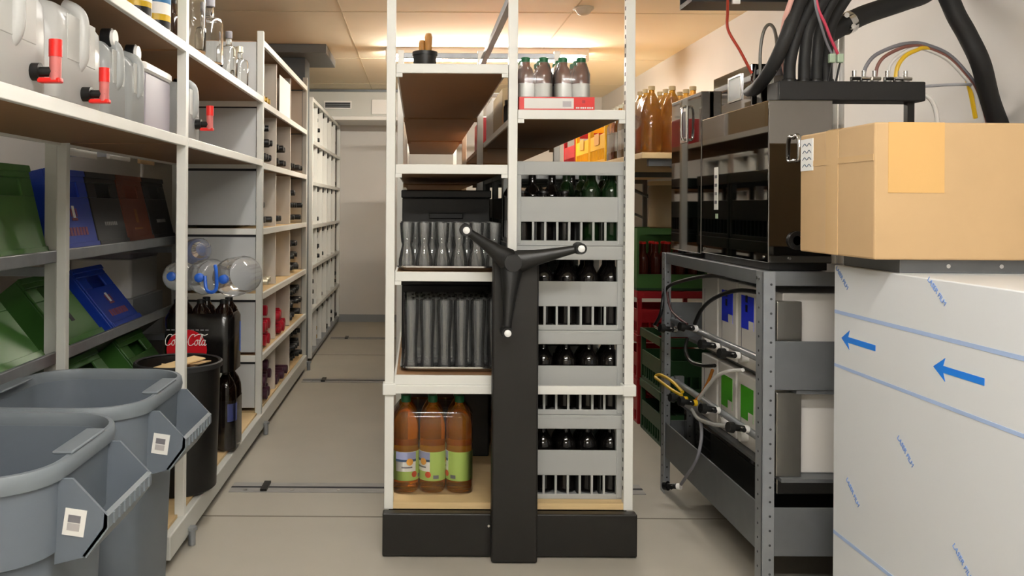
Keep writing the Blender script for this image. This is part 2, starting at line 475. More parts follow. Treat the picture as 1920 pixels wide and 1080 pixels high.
# ------------------------------------------------------------------ crates
def crate(name, label, w_, d_, h_, m, group=None, slats=True, nslot=8):
    """bottle crate, base centre at the origin: rims, solid bands, open windows and slots"""
    t = thing(name, label, 'crate', (0, 0, 0), group)
    hw_, hd = w_ / 2, d_ / 2; k = h_ / .272; th = .008
    zb, zs, zp, zw = .017 * k, .077 * k, .158 * k, .228 * k
    fr = MB()
    for sx in (-1, 1):
        for sy in (-1, 1):                                    # corner columns
            x0, x1 = sorted((sx * hw_, sx * (hw_ - .022))); y0, y1 = sorted((sy * hd, sy * (hd - .022)))
            fr.box(x0, x1, y0, y1, .004, h_ - .004)
    fr.box(-hw_ + .01, hw_ - .01, -hd + .01, hd - .01, .004, .010)    # floor
    fr.build('frame', m, t, bevel=.003)
    rb, rt = MB(), MB()
    for z0, z1, mb, out in ((0, zb, rb, -.002), (zw, h_, rt, .003)):
        mb.box(-hw_ - out, hw_ + out, -hd - out, -hd + th, z0, z1); mb.box(-hw_ - out, hw_ + out, hd - th, hd + out, z0, z1)
        mb.box(-hw_ - out, -hw_ + th, -hd + th, hd - th, z0, z1); mb.box(hw_ - th, hw_ + out, -hd + th, hd - th, z0, z1)
    rb.build('base_rim', m, t, bevel=.002)
    rim = rt.build('top_rim', m, t, bevel=.002)
    MB().box(-hw_ + .03, hw_ - .03, -hd - .0045, -hd - .003, zw + .006 * k, h_ - .010 * k).build('rim_step', m, rim)
    for sy in (-1, 1):
        y0, y1 = sorted((sy * (hd - .002), sy * (hd - th)))
        B(-hw_ + .02, hw_ - .02, y0, y1, zs, zp).build('side_panel', m, t, bevel=.002)
    for sx in (-1, 1):
        x0, x1 = sorted((sx * (hw_ - .002), sx * (hw_ - th)))
        B(x0, x1, -hd + .02, hd - .02, zs, zp).build('side_panel', m, t, bevel=.002)
    inner = w_ - .044; pitch = inner / nslot
    if slats:
        first = None
        for i in range(1, nslot):
            x = -inner / 2 + i * pitch
            if first is None:
                first = B(-.0035, .0035, -hd + .002, -hd + .008, zb, zs).build('slat', m, t); o = first
            else:
                o = first.copy(); C.objects.link(o); o.parent = t
            o.location = (x, 0, 0)
    mb = MB()
    if not slats:
        for i in range(1, nslot): mb.box(-inner / 2 + i * pitch - .0035, -inner / 2 + i * pitch + .0035, -hd + .002, -hd + .008, zb, zs)
    for i in range(1, nslot):
        x = -inner / 2 + i * pitch
        mb.box(x - .0035, x + .0035, hd - .008, hd - .002, zb, zs)
    ns = max(4, int(round((d_ - .044) / pitch)))
    for i in range(1, ns):
        y = -(d_ - .044) / 2 + i * (d_ - .044) / ns
        mb.box(-hw_ + .002, -hw_ + .008, y - .0035, y + .0035, zb, zs)
        mb.box(hw_ - .008, hw_ - .002, y - .0035, y + .0035, zb, zs)
    mb.build('back_and_side_slats', m, t)['kind'] = 'stuff'
    # divider grid low inside, near-black in grey crates as painted interior shade
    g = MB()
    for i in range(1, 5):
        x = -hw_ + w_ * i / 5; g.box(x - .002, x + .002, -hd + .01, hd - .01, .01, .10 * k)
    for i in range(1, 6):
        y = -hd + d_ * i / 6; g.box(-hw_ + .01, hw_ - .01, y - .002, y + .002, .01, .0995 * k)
    g.build('divider_grid', 'grid_shade' if m == 'cgrey' else m, t)['kind'] = 'stuff'
    return t
def bottle_prof(h, r, neck=.0135, sh=.63, nk=.80):
    return [(r * .85, 0), (r, .006), (r, h * sh), (r * .94, h * (sh + .04)), (r * .72, h * (nk - .075)), (r * .50, h * (nk - .02)), (neck * 1.1, h * nk), (neck, h * .93), (neck, h * .955)]
def beer_bottle(name, label, h=.243, r=.035, m='bglass', capm='cap', group=None):
    t = thing(name, label, 'bottle', (0, 0, 0), group)
    MB().lathe(bottle_prof(h, r), n=20).build('glass_body', m, t, True)
    MB().lathe([(.0155, h * .945), (.0165, h * .955), (.0155, h * .99), (.012, h)], n=16).build('cap', capm, t, True)
    return t
CW, CD, CH = .355, .400, .272
ccx = P(1066, 0, 2.76).x + .002
crate_names = ['top', 'second', 'third', 'bottom']
proto = None
dproto = None
for s_, yf in enumerate((2.752, 3.165, 3.578, 4.20)):
    for lv in range(4):            # 0 = bottom
        loc = (ccx, yf + CD / 2, .158 + lv * (CH + .0005))
        where = ('front stack', 'second stack', 'third stack', 'rearmost stack')[s_]
        lab = ('grey' if s_ == 0 else 'blackish green') + ' bottle crate, %s of the %s in the mobile shelf' % (['lowest', 'second from below', 'third from below', 'topmost'][lv], where)
        if proto is None:
            proto = crate('bottle_crate', lab, CW, CD, CH, 'cgrey', 'grey crates in the mobile shelf'); proto.location = loc; bpy.context.view_layer.update()
        elif s_ == 0:
            dup(proto, loc, lab)
        elif dproto is None:
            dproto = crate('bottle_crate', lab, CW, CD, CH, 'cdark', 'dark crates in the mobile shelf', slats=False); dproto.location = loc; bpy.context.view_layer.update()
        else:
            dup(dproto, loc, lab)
        # bottles of the crate in front
        if s_ == 0:
            pass
bp = beer_bottle('beer_bottle', 'dark glass beer bottle with pale crown cap in the front grey crates', group='dark beer bottles in the grey crates')
first = True
wl = ['lowest', 'second lowest', 'third lowest', 'topmost']
ordn = ['first', 'second', 'third', 'fourth', 'fifth', 'sixth', 'seventh']
for lv in range(3):
    for row in range(2):
        for i in range(5):
            x = ccx - .145 + i * .0735 + random.uniform(-.002, .002)
            if i == 0: x += .004
            loc = (x, 2.815 + row * .073, .158 + lv * (CH + .0005) + .011)
            lab = 'dark beer bottle %s from left, %s row, %s crate of front stack' % (ordn[i], ['front', 'second'][row], wl[lv])
            if first: bp.location = loc; bp['label'] = lab; first = False
            else: dup(bp, loc, lab)
gb = beer_bottle('beer_bottle', 'green glass bottle with gold foil neck in the topmost grey crate', .262, .031, 'gglass', 'gold', 'green bottles in the topmost crate')
first = True
for x, y, nm in ((1062, 3.03, 'far left'), (1093, 2.96, 'second from left'), (1108, 2.815, 'tall front'), (1133, 2.90, 'second row'), (1146, 2.815, 'front right')):
    loc = (P(x, 0, y).x, y, .158 + 3 * (CH + .0005) + .011)
    lab = 'green gold-capped bottle in the topmost grey crate, %s one' % nm
    if first: gb.location = loc; gb['label'] = lab; first = False
    else: dup(gb, loc, lab)

# ------------------------------------------------------------------ trays of glasses
def tray(label, x0, x1, y0, y1, z):
    t = thing('serving_tray', label, 'tray', ((x0 + x1) / 2, (y0 + y1) / 2, z))
    cx, cy, hx_, hy = (x0 + x1) / 2, (y0 + y1) / 2, (x1 - x0) / 2, (y1 - y0) / 2
    MB().loops([rrect(cx, cy, hx_ - .014, hy - .014, .03, z), rrect(cx, cy, hx_ - .010, hy - .010, .03, z + .003), rrect(cx, cy, hx_ - .004, hy - .004, .03, z + .012),
                rrect(cx, cy, hx_ - .006, hy - .006, .03, z + .012), rrect(cx, cy, hx_ - .014, hy - .014, .03, z + .004)]).build('tray_base', 'steel', t, True)
    MB().loops([rrect(cx, cy, hx_ - .004, hy - .004, .03, z + .010), rrect(cx, cy, hx_ + .004, hy + .004, .034, z + .011), rrect(cx, cy, hx_ + .004, hy + .004, .034, z + .016), rrect(cx, cy, hx_ - .004, hy - .004, .03, z + .016)], False, False).build('tray_rim', 'chrome', t, True)
    return t
tray('oval-cornered steel tray under the waisted glasses on the middle shelf', -.064, .296, 2.755, 3.17, .892)
tray('steel tray under the tall narrow glasses on the shelf below', -.052, .296, 2.775, 3.17, .563)
def glass_thing(name, label, outer, wall, group):
    inner = [(max(r - wall, .002), z) for r, z in outer if z > .012]
    inner[0] = (inner[0][0] * .96, .012)
    prof = outer + list(reversed(inner))
    o = MB().lathe(prof, n=18).build(name, 'tglass', None, True)
    return tag(o, label, 'glass', group)
sg = glass_thing('drinking_glass', 'x', [(.025, 0), (.0280, .003), (.0272, .03), (.0175, .072), (.0160, .078), (.0195, .088), (.0222, .118), (.0240, .150)], .0018, 'waisted glasses on the upper tray')
first = True
rows = ['front', 'second', 'third', 'fourth', 'rear']
for r_ in range(5):
    for i in range(6):
        loc = (-.036 + i * .0575 + (.0 if r_ % 2 == 0 else .026) * (1 if i < 5 else 0) + random.uniform(-.002, .002), 2.795 + r_ * .066 * (.86 if i < 5 else 1), .8966)
        lab = 'waisted clear glass %s from left in the %s row of the upper tray' % (ordn[i], rows[r_])
        if first: sg.location = loc; sg['label'] = lab; first = False
        else: dup(sg, loc, lab)
tg = glass_thing('tall_glass', 'x', [(.021, 0), (.0235, .003), (.0205, .03), (.0195, .07), (.0225, .13), (.0255, .19), (.0250, .225)], .0017, 'tall glasses on the lower tray')
first = True
for r_ in range(5):
    for i in range(6):
        loc = (-.022 + i * .0555 + (.0 if r_ % 2 == 0 else .026) * (1 if i < 5 else 0) + random.uniform(-.002, .002), 2.815 + r_ * .066 * (.90 if i < 5 else 1), .5676)
        lab = 'tall clear glass %s from left in the %s row of the lower tray' % (ordn[i], rows[r_])
        if first: tg.location = loc; tg['label'] = lab; first = False
        else: dup(tg, loc, lab)

# ------------------------------------------------------------------ juice packs
def pet_prof(h, r):
    return [(r * .55, 0), (r * .9, .004), (r, .018), (r * .97, h * .10), (r, h * .13), (r, h * .44), (r * .97, h * .47), (r * .985, h * .52), (r * .93, h * .56), (r * .97, h * .60), (r * .95, h * .70), (r * .80, h * .80), (r * .50, h * .87), (.014, h * .905), (.014, h * .94)]
def juice(parent, c, h, r, rot, m='amber', lab=True):
    b = MB().lathe(pet_prof(h, r), c, 24).build('bottle', m, parent, True)
    MB().lathe([(.0155, h * .93), (.016, h * .935), (.016, h * .985), (.0135, h)], c, 16).build('cap', 'green', b, True)
    if lab:
        z0, z1 = h * .135, h * .435
        a = -PI / 2 + rot
        MB().patch(c, r + .0008, 0, 2 * PI, z0, z1, 28).build('label', 'lgreen', b, True)
        zz = z0 + (z1 - z0) * .0
        MB().patch(c, r + .0016, a - 1.0, a + .55, z0 + (z1 - z0) * .32, z1, 12).build('label_field', 'lwhite', b, True)
        MB().patch(c, r + .0024, a - 1.0, a + .55, z0 + (z1 - z0) * .70, z1 - .001, 12).build('label_picture', 'llilac', b, True)
        MB().patch(c, r + .0031, a - 1.0, a + .55, z0 + (z1 - z0) * .66, z0 + (z1 - z0) * .74, 12).build('label_ridge', 'lnavy', b, True)
        MB().disc(c, r + .0036, a + .05, z0 + (z1 - z0) * .66, .0115).build('label_sun', 'lorange', b)
        MB().patch(c, r + .0024, a - .55, a + .25, z0 + (z1 - z0) * .44, z0 + (z1 - z0) * .49, 8).build('label_print', 'ink', b, True)
        MB().disc(c, r + .0030, a + .42, z0 + (z1 - z0) * .22, .010).build('label_fruit', 'lred', b)
        MB().patch(c, r + .0024, a + .8, a + 1.2, z0 + (z1 - z0) * .08, z0 + (z1 - z0) * .20, 5).build('label_code', 'ink', b, True)
    return b
jp = thing('juice_bottle_pack', 'shrink-wrapped six-pack of amber juice bottles with green labels on the bottom board', 'bottle pack', (.045, 2.88, .158))
R_, h_ = .0435, .315
for row in range(2):
    for i in range(3):
        c = (-.036 + i * .0885, 2.835 + row * .089, .159)
        juice(jp, c, h_, R_, [0.25, -.75, -1.5][i] if row == 0 else 2.0)
mb = MB(); L = []
def packloop(x0, x1, y0, y1, r, z, k=5): return rrect((x0 + x1) / 2, (y0 + y1) / 2, (x1 - x0) / 2, (y1 - y0) / 2, r, z, k)
mb.loops([packloop(-.082, .186, 2.789, 2.970, .045, z) for z in (.160, .20, .36, .41)] + [packloop(-.060, .164, 2.81, 2.95, .04, .44)], False, False)
mb.build('shrink_wrap', 'shrink', jp, True)

# red carton with wrapped bottles on top of the right half
rc = thing('red_carton_tray', 'low red carton with a white label panel holding juice bottles on the upper right shelf', 'carton', (.44, 2.85, 1.41))
cx0, cx1 = P(972, 0, 2.76).x, P(1113, 0, 2.76).x
zt = 1.41 + .046
B(cx0, cx1, 2.758, 3.0, 1.411, 1.415).build('carton_floor', 'red', rc)
for a in ((cx0, cx1, 2.755, 2.758), (cx0, cx1, 3.0, 3.003)): B(*a, 1.411, zt).build('carton_side', 'red', rc)
for a in ((cx0, cx0 + .003), (cx1 - .003, cx1)): B(*a, 2.758, 3.0, 1.411, zt).build('carton_end', 'red', rc)
B(cx0 + .016, cx0 + .176, 2.7538, 2.755, 1.418, zt - .004).build('white_panel', 'lwhite', rc)
B(cx0 + .140, cx0 + .168, 2.7530, 2.7538, 1.424, 1.442).build('grey_print', mat('pale_print', 'b9b6ba', .6), rc)
for k, wd in enumerate((.006, .004, .006, .005, .004, .006, .005, .005)):
    B(cx0 + .183 + k * .0072, cx0 + .183 + k * .0072 + wd, 2.7538, 2.755, 1.4185, 1.4235).build('lettering', 'lwhite', rc)
B(cx0 + .203, cx0 + .213, 2.7538, 2.755, 1.436, 1.446).build('emblem', 'cred', rc)
pk = None
for g_, xs in ((0, (984, 1018)), (1, (1054, 1088))):
    t = thing('juice_bottle_pack', 'film-wrapped pack of small juice bottles with green caps, %s in the red carton' % ('left one' if g_ == 0 else 'right one'), 'bottle pack', (P(sum(xs) / 2, 0, 2.8).x, 2.85, 1.4155))
    for row in range(3):
        for x in xs:
            c = (P(x, 0, 2.80).x, 2.802 + row * .062, 1.4158)
            b = MB().lathe(pet_prof(.17, .0285), c, 20).build('bottle', mat('dark_amber_juice', '6b3310', .1) if 'dark_amber_juice' not in bpy.data.materials else bpy.data.materials['dark_amber_juice'], t, True)
            MB().lathe([(.0150, .158), (.0155, .160), (.0155, .172), (.013, .175)], c, 16).build('cap', 'green', b, True)
            MB().patch(c, .0288, 0, 2 * PI, .025, .088, 20).build('label', 'lwhite', b, True)
            MB().patch(c, .0296, 0, 2 * PI, .022, .044, 20).build('label_band', mat('label_teal', '7fa6a6', .5) if 'label_teal' not in bpy.data.materials else bpy.data.materials['label_teal'], b, True)
    xa, xb = P(xs[0], 0, 2.8).x - .0295, P(xs[1], 0, 2.8).x + .0295
    MB().loops([packloop(xa, xb, 2.772, 2.957, .028, z) for z in (1.418, 1.50, 1.535)] + [packloop(xa + .012, xb - .012, 2.784, 2.945, .02, 1.575)], False, False).build('shrink_wrap', 'shrinkw', t, True)

# bucket with wooden handles on the top left shelf
bc = P(795, 0, 2.90); bz = 1.554
t = thing('black_bucket', 'small black bucket standing on the top left shelf of the mobile unit', 'bucket', (bc.x, 2.9, bz))
MB().lathe([(.036, 0), (.037, .004), (.0405, .066), (.0405, .07), (.0375, .07), (.034, .01)], (bc.x, 2.9, bz), 28).build('bucket_body', 'black', t, True)
MB().loops([[(bc.x + r * math.cos(2 * PI * k / 28), 2.9 + r * math.sin(2 * PI * k / 28), bz + z) for k in range(28)] for r, z in ((.0405, .058), (.0425, .058), (.0425, .07), (.0405, .07))], False, False).build('bucket_rim', 'black', t, True)
for k, (dx, dy, r, h, lb) in enumerate(((.012, 0, .0125, .122, 'taller'), (-.010, .008, .011, .100, 'shorter'))):
    o = thing('wooden_tool_handle', '%s brown wooden tool handle standing in the black bucket' % lb, 'tool', (bc.x + dx, 2.9 + dy, bz + .011))
    c = (bc.x + dx, 2.9 + dy, bz + .011)
    MB().lathe([(r * .7, 0), (r * .8, .05), (r, h * .75), (r * 1.05, h * .9), (r * .8, h)], c, 16).build('handle', 'cork', o, True)
    MB().lathe([(r * .84, .048), (r * .95, .052), (r * .95, .064), (r * .84, .066)], c, 16).build('ferrule', 'gold', o, True)

# boxes on the right half's upper shelf, seen through the unit
for k, (y0, y1, h, m_, lab) in enumerate(((3.32, 3.72, .15, 'beige', 'beige carton box behind the red carton on the upper right shelf'),
                                          (3.76, 4.10, .17, 'carton', 'white carton box at the rear of the upper right shelf'),
                                          (4.40, 4.95, .15, 'cred', 'red carton box on the second bay of the mobile shelf'))):
    t = thing('carton_box', lab, 'box', (.47, (y0 + y1) / 2, 1.41))
    B(.325, .62, y0, y1, 1.411, 1.411 + h).build('box_body', m_, t, bevel=.002)
    B(.325, .62, (y0 + y1) / 2 - .02, (y0 + y1) / 2 + .02, 1.411 + h, 1.4118 + h).build('tape', 'tape', t)
t = thing('black_jar', 'small black jar at the edge of the upper right shelf behind the middle post', 'jar', (.345, 3.17, 1.41))
MB().lathe([(.028, 0), (.03, .004), (.03, .06), (.024, .07)], (.345, 3.17, 1.411), 18).build('jar_body', 'black', t, True)
MB().lathe([(.026, .066), (.026, .085)], (.345, 3.17, 1.411), 18).build('lid', 'black', t, True)

# stubby bottles and a rear row filling the topmost crate
sb = beer_bottle('stubby_bottle', 'x', .168, .033, 'bglass', 'black', 'stubby bottles in the topmost crate'); first = True
for r_ in range(2):
    for i in range(3):
        loc = (ccx - .145 + i * .070, 2.815 + r_ * .073, .158 + 3 * (CH + .0005) + .011)
        lab = 'stubby dark bottle %s from left, %s row of the topmost front crate' % (ordn[i], ['front', 'second'][r_])
        if first: sb.location = loc; sb['label'] = lab; first = False
        else: dup(sb, loc, lab)
for i in range(5):
    loc = (ccx - .145 + i * .0715, 2.815 + 4 * .073, .158 + 3 * (CH + .0005) + .011)
    dup(bp, loc, 'dark beer bottle %s from left in the rear row of the topmost front crate' % ordn[i], 'dark beer bottles in the topmost crate')
# dark storage crates filling the rear of the left half
for k, (z, hh, lab) in enumerate(((.892, .27, 'black storage box behind the waisted glasses on the middle shelf'), (.563, .27, 'black storage box behind the tall glasses on the lower shelf'), (.158, .31, 'black storage box behind the juice pack on the bottom board'))):
    t = thing('storage_box', lab, 'box', (.106, 3.55, z))
    B(-.06, .272, 3.22, 3.95, z + .0005, z + hh - .03).build('box_body', 'cblack', t, bevel=.004)
    B(-.064, .276, 3.216, 3.954, z + hh - .03, z + hh).build('lid', 'cblack', t, bevel=.004)
    B(.04, .17, 3.21, 3.22, z + hh * .6, z + hh * .68).build('handle', 'black', t, bevel=.003)
# ================================================================== LEFT SHELVING
LX, LB = -.740, -1.15           # front and back of the left shelving
LY = [1.38, 2.73, 4.07, 5.67]
ls = thing('storage_shelving', 'long white steel shelving along the left side of the aisle', 'shelving', (-.945, 2.73, 0))
for i, y in enumerate(LY):
    zt = (1.98, 1.98, 1.93, 1.95)[i]
    B(LX - .03, LX, y - .015, y + .015, .05, zt).build('post', 'white' if i < 2 else 'offwhite', ls, bevel=.002)
    B(LB, LB + .03, y - .015, y + .015, .05, zt).build('post', 'offwhite', ls, bevel=.002)
    if i:
        B(LX - .035, LX + .004, y - .020, y + .020, .03, .075).build('foot_bracket', 'galv', ls, bevel=.003)
        MB().cyl((LX + .015, y + .03, .002), (LX + .015, y + .03, .05), .012, n=12).build('lock_bolt', 'galv', ls, True)
        MB().cyl((LX + .015, y + .03, .05), (LX + .015, y + .03, .06), .017, n=6).build('bolt_head', 'galv', ls)
def lshelf(z, y0, y1, board='wood', th=.030, front='white'):
    s = B(LB, LX - .014, y0, y1, z - .022, z - .002).build('shelf_board', board, ls)
    B(LX - .014, LX + .001, y0, y1, z - th, z).build('front_rail', front, s, bevel=.002)
    B(LB, LB + .012, y0, y1, z - th, z).build('rear_rail', front, s)
    return s
for (y0, y1) in ((LY[0], LY[1]), (LY[1], LY[2])):
    lshelf(1.617, y0 + .016, y1 - .016); lshelf(1.317, y0 + .016, y1 - .016)
ZS = [1.89, 1.60, 1.305, .99, .68, .385, .115]
for z in ZS[:-1]:
    lshelf(z, LY[2] + .016, LY[3] - .016, 'ply' if z < 1 else 'wood')
# base boards and the long base rail
B(LB, LX - .02, 2.55, LY[2] - .016, .085, .115).build('base_board', 'ply', ls)
B(LB, LX - .02, LY[2] + .016, LY[3] - .016, .085, .115).build('base_board', 'ply', ls)
B(LX - .02, LX + .006, 2.55, LY[3], .035, .108).build('base_rail', 'offwhite', ls, bevel=.004)
# side panel closing the second bay (faces the camera), with its cross bars
z_edges = [1.93, 1.575, 1.275, .96, .65, .355, .09]
for a, b in zip(z_edges[1:-1], z_edges[2:]):
    B(LB + .03, LX - .034, LY[2] - .004, LY[2] + .004, b + .045, a - .012).build('end_panel', 'panel', ls)
B(LB + .03, LX - .034, LY[2] - .004, LY[2] + .004, 1.62, 1.88).build('end_panel', 'panel', ls)
for z in (1.60, 1.305, .99, .68, .385):
    B(LB + .03, LX - .03, LY[2] - .014, LY[2] + .002, z - .030, z).build('cross_bar', 'white', ls, bevel=.002)
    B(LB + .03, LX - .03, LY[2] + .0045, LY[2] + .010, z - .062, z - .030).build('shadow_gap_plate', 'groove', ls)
# dividers and back of the wine bays
for y in (4.59, 5.10):
    for a, b in zip(ZS[:-1], ZS[1:]):
        B(LB + .012, LX - .025, y - .008, y + .008, b, a - .030).build('divider', 'divider', ls)
for a, b in zip(ZS[:-1], ZS[1:]):
    B(LB - .006, LB, LY[2], LY[3], b, a - .028).build('back_panel', 'panel', ls)

for a, b in zip(ZS[:-1], ZS[1:]):
    B(LB + .03, LX - .034, LY[3] - .004, LY[3] + .004, b, a - .028).build('end_panel', 'divider', ls)
# far wine rack
fr_ = thing('far_wine_rack', 'tall white wine rack at the far end of the aisle with six columns', 'rack', (-.945, 7.0, 0))
FY0, FY1 = 5.99, 8.06
for y in (FY0, FY1):
    B(LX - .03, LX, y - .015, y + .015, .03, 1.862).build('post', 'white', fr_, bevel=.002)
    B(LB, LB + .03, y - .015, y + .015, .03, 1.862).build('post', 'offwhite', fr_, bevel=.002)
FZ = [1.858, 1.56, 1.27, .965, .68, .37, .06]
for z in FZ:
    B(LB, LX + .001, FY0 + .016, FY1 - .016, z - .026, z).build('shelf', 'offwhite' if z > .2 else 'galv', fr_, bevel=.002)
cols = [FY0 + .016 + (FY1 - FY0 - .032) * k / 6 for k in range(7)]
for y in cols[1:-1]:
    for a, b in zip(FZ[:-1], FZ[1:]):
        B(LB + .012, LX - .012, y - .007, y + .007, b, a - .026).build('divider', 'white', fr_)
for z in FZ[:-1]:
    for y in cols[:-1]:
        MB().prism([(y + .06, z - .027), (y + .13, z - .027), (y + .095, z - .065)], 'x', LX - .03, LX - .012).build('bracket', 'black', fr_)
B(LB - .006, LB, FY0, FY1, .06, 1.858).build('back_panel', 'white', fr_)

# ------------------------------------------------------------------ lying wine bottles, necks to the aisle
def wine(label, m, capm, group, cr=.0158):
    t = thing('wine_bottle', label, 'bottle', (0, 0, 0), group)
    rot = Matrix.Rotation(PI / 2, 4, 'Y')            # axis along +X
    MB().lathe([(.030, 0), (.0365, .006), (.0365, .19), (.033, .205), (.018, .235), (.0145, .25), (.0145, .262)], n=14).xf(rot).build('glass_body', m, t, True)
    MB().lathe([(cr * .9, .240 if cr > .02 else .258), (cr, .262), (cr, .315), (cr * .85, .318)], n=12).xf(rot).build('capsule', capm, t, True)
    return t
def put_wines(proto, used, y0, y1, zf, rows, label, x=LX - .34):
    for r, nrow in enumerate(rows):
        for i in range(nrow):
            y = y0 + .04 + i * .0765 + (.012 if r % 2 else 0)
            if y > y1 - .036: break
            loc = (x + random.uniform(-.02, .015), y, zf + .0375 + r * .0752)
            lab = label % (ordn[i], ['bottom', 'second', 'third', 'fourth'][r])
            if not used:
                proto.location = loc; proto['label'] = lab; used.append(1)
            else: dup(proto, loc, lab)
cY = [(4.09, 4.58), (4.60, 5.09), (5.11, 5.65)]
cn = ['nearest', 'middle', 'farthest']
dark = wine('x', 'bglass', 'black', 'dark wine bottles lying in the left shelving'); ud = []
lv_name = {1: 'second row', 2: 'third row', 3: 'fourth row', 4: 'fifth row', 5: 'lowest row'}
plan = {(1, 0): (5, 5, 4), (1, 1): (5, 4), (1, 2): (6,), (2, 0): (5, 3), (2, 1): (4,), (2, 2): (6, 6, 4), (3, 2): (6, 5, 3), (4, 2): (6, 6, 6), (5, 2): (6, 6, 5)}
for (lv, c_), rows in plan.items():
    put_wines(dark, ud, *cY[c_], ZS[lv + 1], rows, 'dark wine bottle, %%s in %%s layer, %s compartment, %s of left shelving' % (cn[c_], lv_name[lv]))
redw = wine('x', 'bglass', 'redcap', 'red-capped bottles lying in the left shelving', .027); ur = []
# stouter red capsules
for (c_, rows) in ((0, (5, 4, 3)), (1, (5, 3))):
    put_wines(redw, ur, *cY[c_], ZS[5], rows, 'red-capped bottle, %%s in %%s layer, %s compartment of left shelving' % cn[c_])
purp = wine('x', 'bglass', 'purple', 'purple-capped bottles lying in the left shelving', .025); up_ = []
for (c_, rows) in ((0, (5, 5, 3)), (1, (5,))):
    put_wines(purp, up_, *cY[c_], ZS[6], rows, 'purple-capped bottle, %%s in %%s layer, %s lowest compartment of left shelving' % cn[c_])
goldw = wine('x', 'gglass', 'gold', 'gold-capped bottles lying in the left shelving'); ug = []
put_wines(goldw, ug, *cY[0], ZS[1], (5, 2), 'gold-capped bottle, %s in %s layer, top nearest compartment of left shelving')
silv = wine('x', 'gglass', 'cap', 'silver-capped bottles lying in the left shelving'); us = []
put_wines(silv, us, *cY[0], ZS[4], (5,), 'silver-capped bottle, %s in %s layer, nearest compartment of left shelving')
# far rack
cname = ['first', 'second', 'third', 'fourth', 'fifth', 'sixth']
rname = ['top', 'second', 'third', 'fourth', 'fifth', 'lowest']
fplan = {(0, 1): (2, 2, 2), (0, 3): (2,), (0, 5): (3, 2), (1, 0): (2,), (1, 5): (3,), (2, 1): (2, 1), (3, 0): (3, 1), (3, 1): (3, 3, 2), (3, 2): (3,), (4, 0): (3, 3, 2), (4, 2): (2,), (4, 3): (2, 1), (4, 5): (3, 2), (5, 4): (3, 2), (5, 5): (3, 2), (5, 3): (2,)}
for (r, c_), rows in fplan.items():
    put_wines(dark, ud, cols[c_] + .01, cols[c_ + 1], FZ[r + 1], rows, 'dark wine bottle, %%s in %%s layer, %s column, %s row of far rack' % (cname[c_], rname[r]))
for (r, c_), rows in {(1, 3): (2,), (3, 4): (3,), (5, 0): (3, 1), (5, 1): (3, 2)}.items():
    put_wines(goldw, ug, cols[c_] + .01, cols[c_ + 1], FZ[r + 1], rows, 'gold-capped bottle, %%s in %%s layer, %s column, %s row of far rack' % (cname[c_], rname[r]))
# paper pinned over the middle top compartment
tag(B(LX - .022, LX - .020, 4.66, 5.04, 1.605, 1.815).build('paper_sheet', 'paper'), 'white paper sheet standing in the top compartment of the left shelving', 'paper')

# ------------------------------------------------------------------ bottles on the upper left shelf
def spirit(label, x, y, h, r, m='glass', cap_m='chrome', label_m=None, square=False):
    t = thing('spirit_bottle', label, 'bottle', (x, y, 1.617))
    prof = [(r * .9, 0), (r, .006), (r, h * .62), (r * .9, h * .67), (r * .38, h * .71), (r * .33, h * .80), (r * .33, h * .86)]
    if m == 'glass':
        prof += [(r * .25, h * .86), (r * .25, h * .72), (r * .82, h * .66), (r * .92, h * .61), (r * .92, .014)]
    MB().lathe(prof, (x, y, 1.617), 24).build('bottle_body', m, t, True)
    MB().lathe([(r * .36, h * .85), (r * .40, h * .86), (r * .40, h * .99), (r * .34, h)], (x, y, 1.617), 18).build('stopper', cap_m, t, True)
    if label_m:
        for k, (z0, z1, lm) in enumerate(label_m):
            MB().patch((x, y, 1.617), r + .0006 + k * .0003, 0, 2 * PI, h * z0, h * z1, 22).build('label_print', lm, t, True)
    return t
spirit('clear glass spirit bottle with a pale stopper just past the nearest post', -.775, 2.93, .30, .042, 'glass', 'cap')
spirit('large clear glass spirit bottle with a dark stopper on the upper left shelf', -.785, 3.19, .262, .052, 'glass', 'ink')
spirit('slim clear spirit bottle in front of the grey end panel on the upper left shelf', -.785, 3.52, .20, .036, 'glass', 'ink')
spirit('clear glass bottle standing nearest the wine bays on the upper left shelf', -.800, 3.80, .19, .04, 'glass', 'cap')
spirit('brown spirit bottle behind the clear bottles on the upper left shelf', -.90, 3.10, .25, .042, mat('brown_glass', '2c1a10', .1), 'black')
spirit('dark bottle with a yellow label on the upper left shelf over the canisters', -.80, 2.12, .30, .04, 'bglass', 'gold', ((.1, .5, 'can1'),))
spirit('bottle with a magenta and blue printed label on the upper left shelf', -.79, 2.37, .31, .044, 'lwhite', 'gold', ((.02, .09, 'black'), (.09, .14, 'can1'), (.14, .24, 'lwhite'), (.24, .34, 'can3'), (.34, .60, 'can2')))
spirit('bottle with a lime green printed label beside the nearest post on the upper shelf', -.79, 2.55, .31, .044, 'lwhite', 'cap', ((.02, .09, 'black'), (.09, .15, 'can1'), (.15, .26, 'lwhite'), (.26, .40, 'can3'), (.40, .60, 'can4')))
spirit('dark spirit bottle at the left end of the upper left shelf', -.80, 1.86, .30, .042, 'bglass', 'black', ((.1, .4, 'lwhite'),))

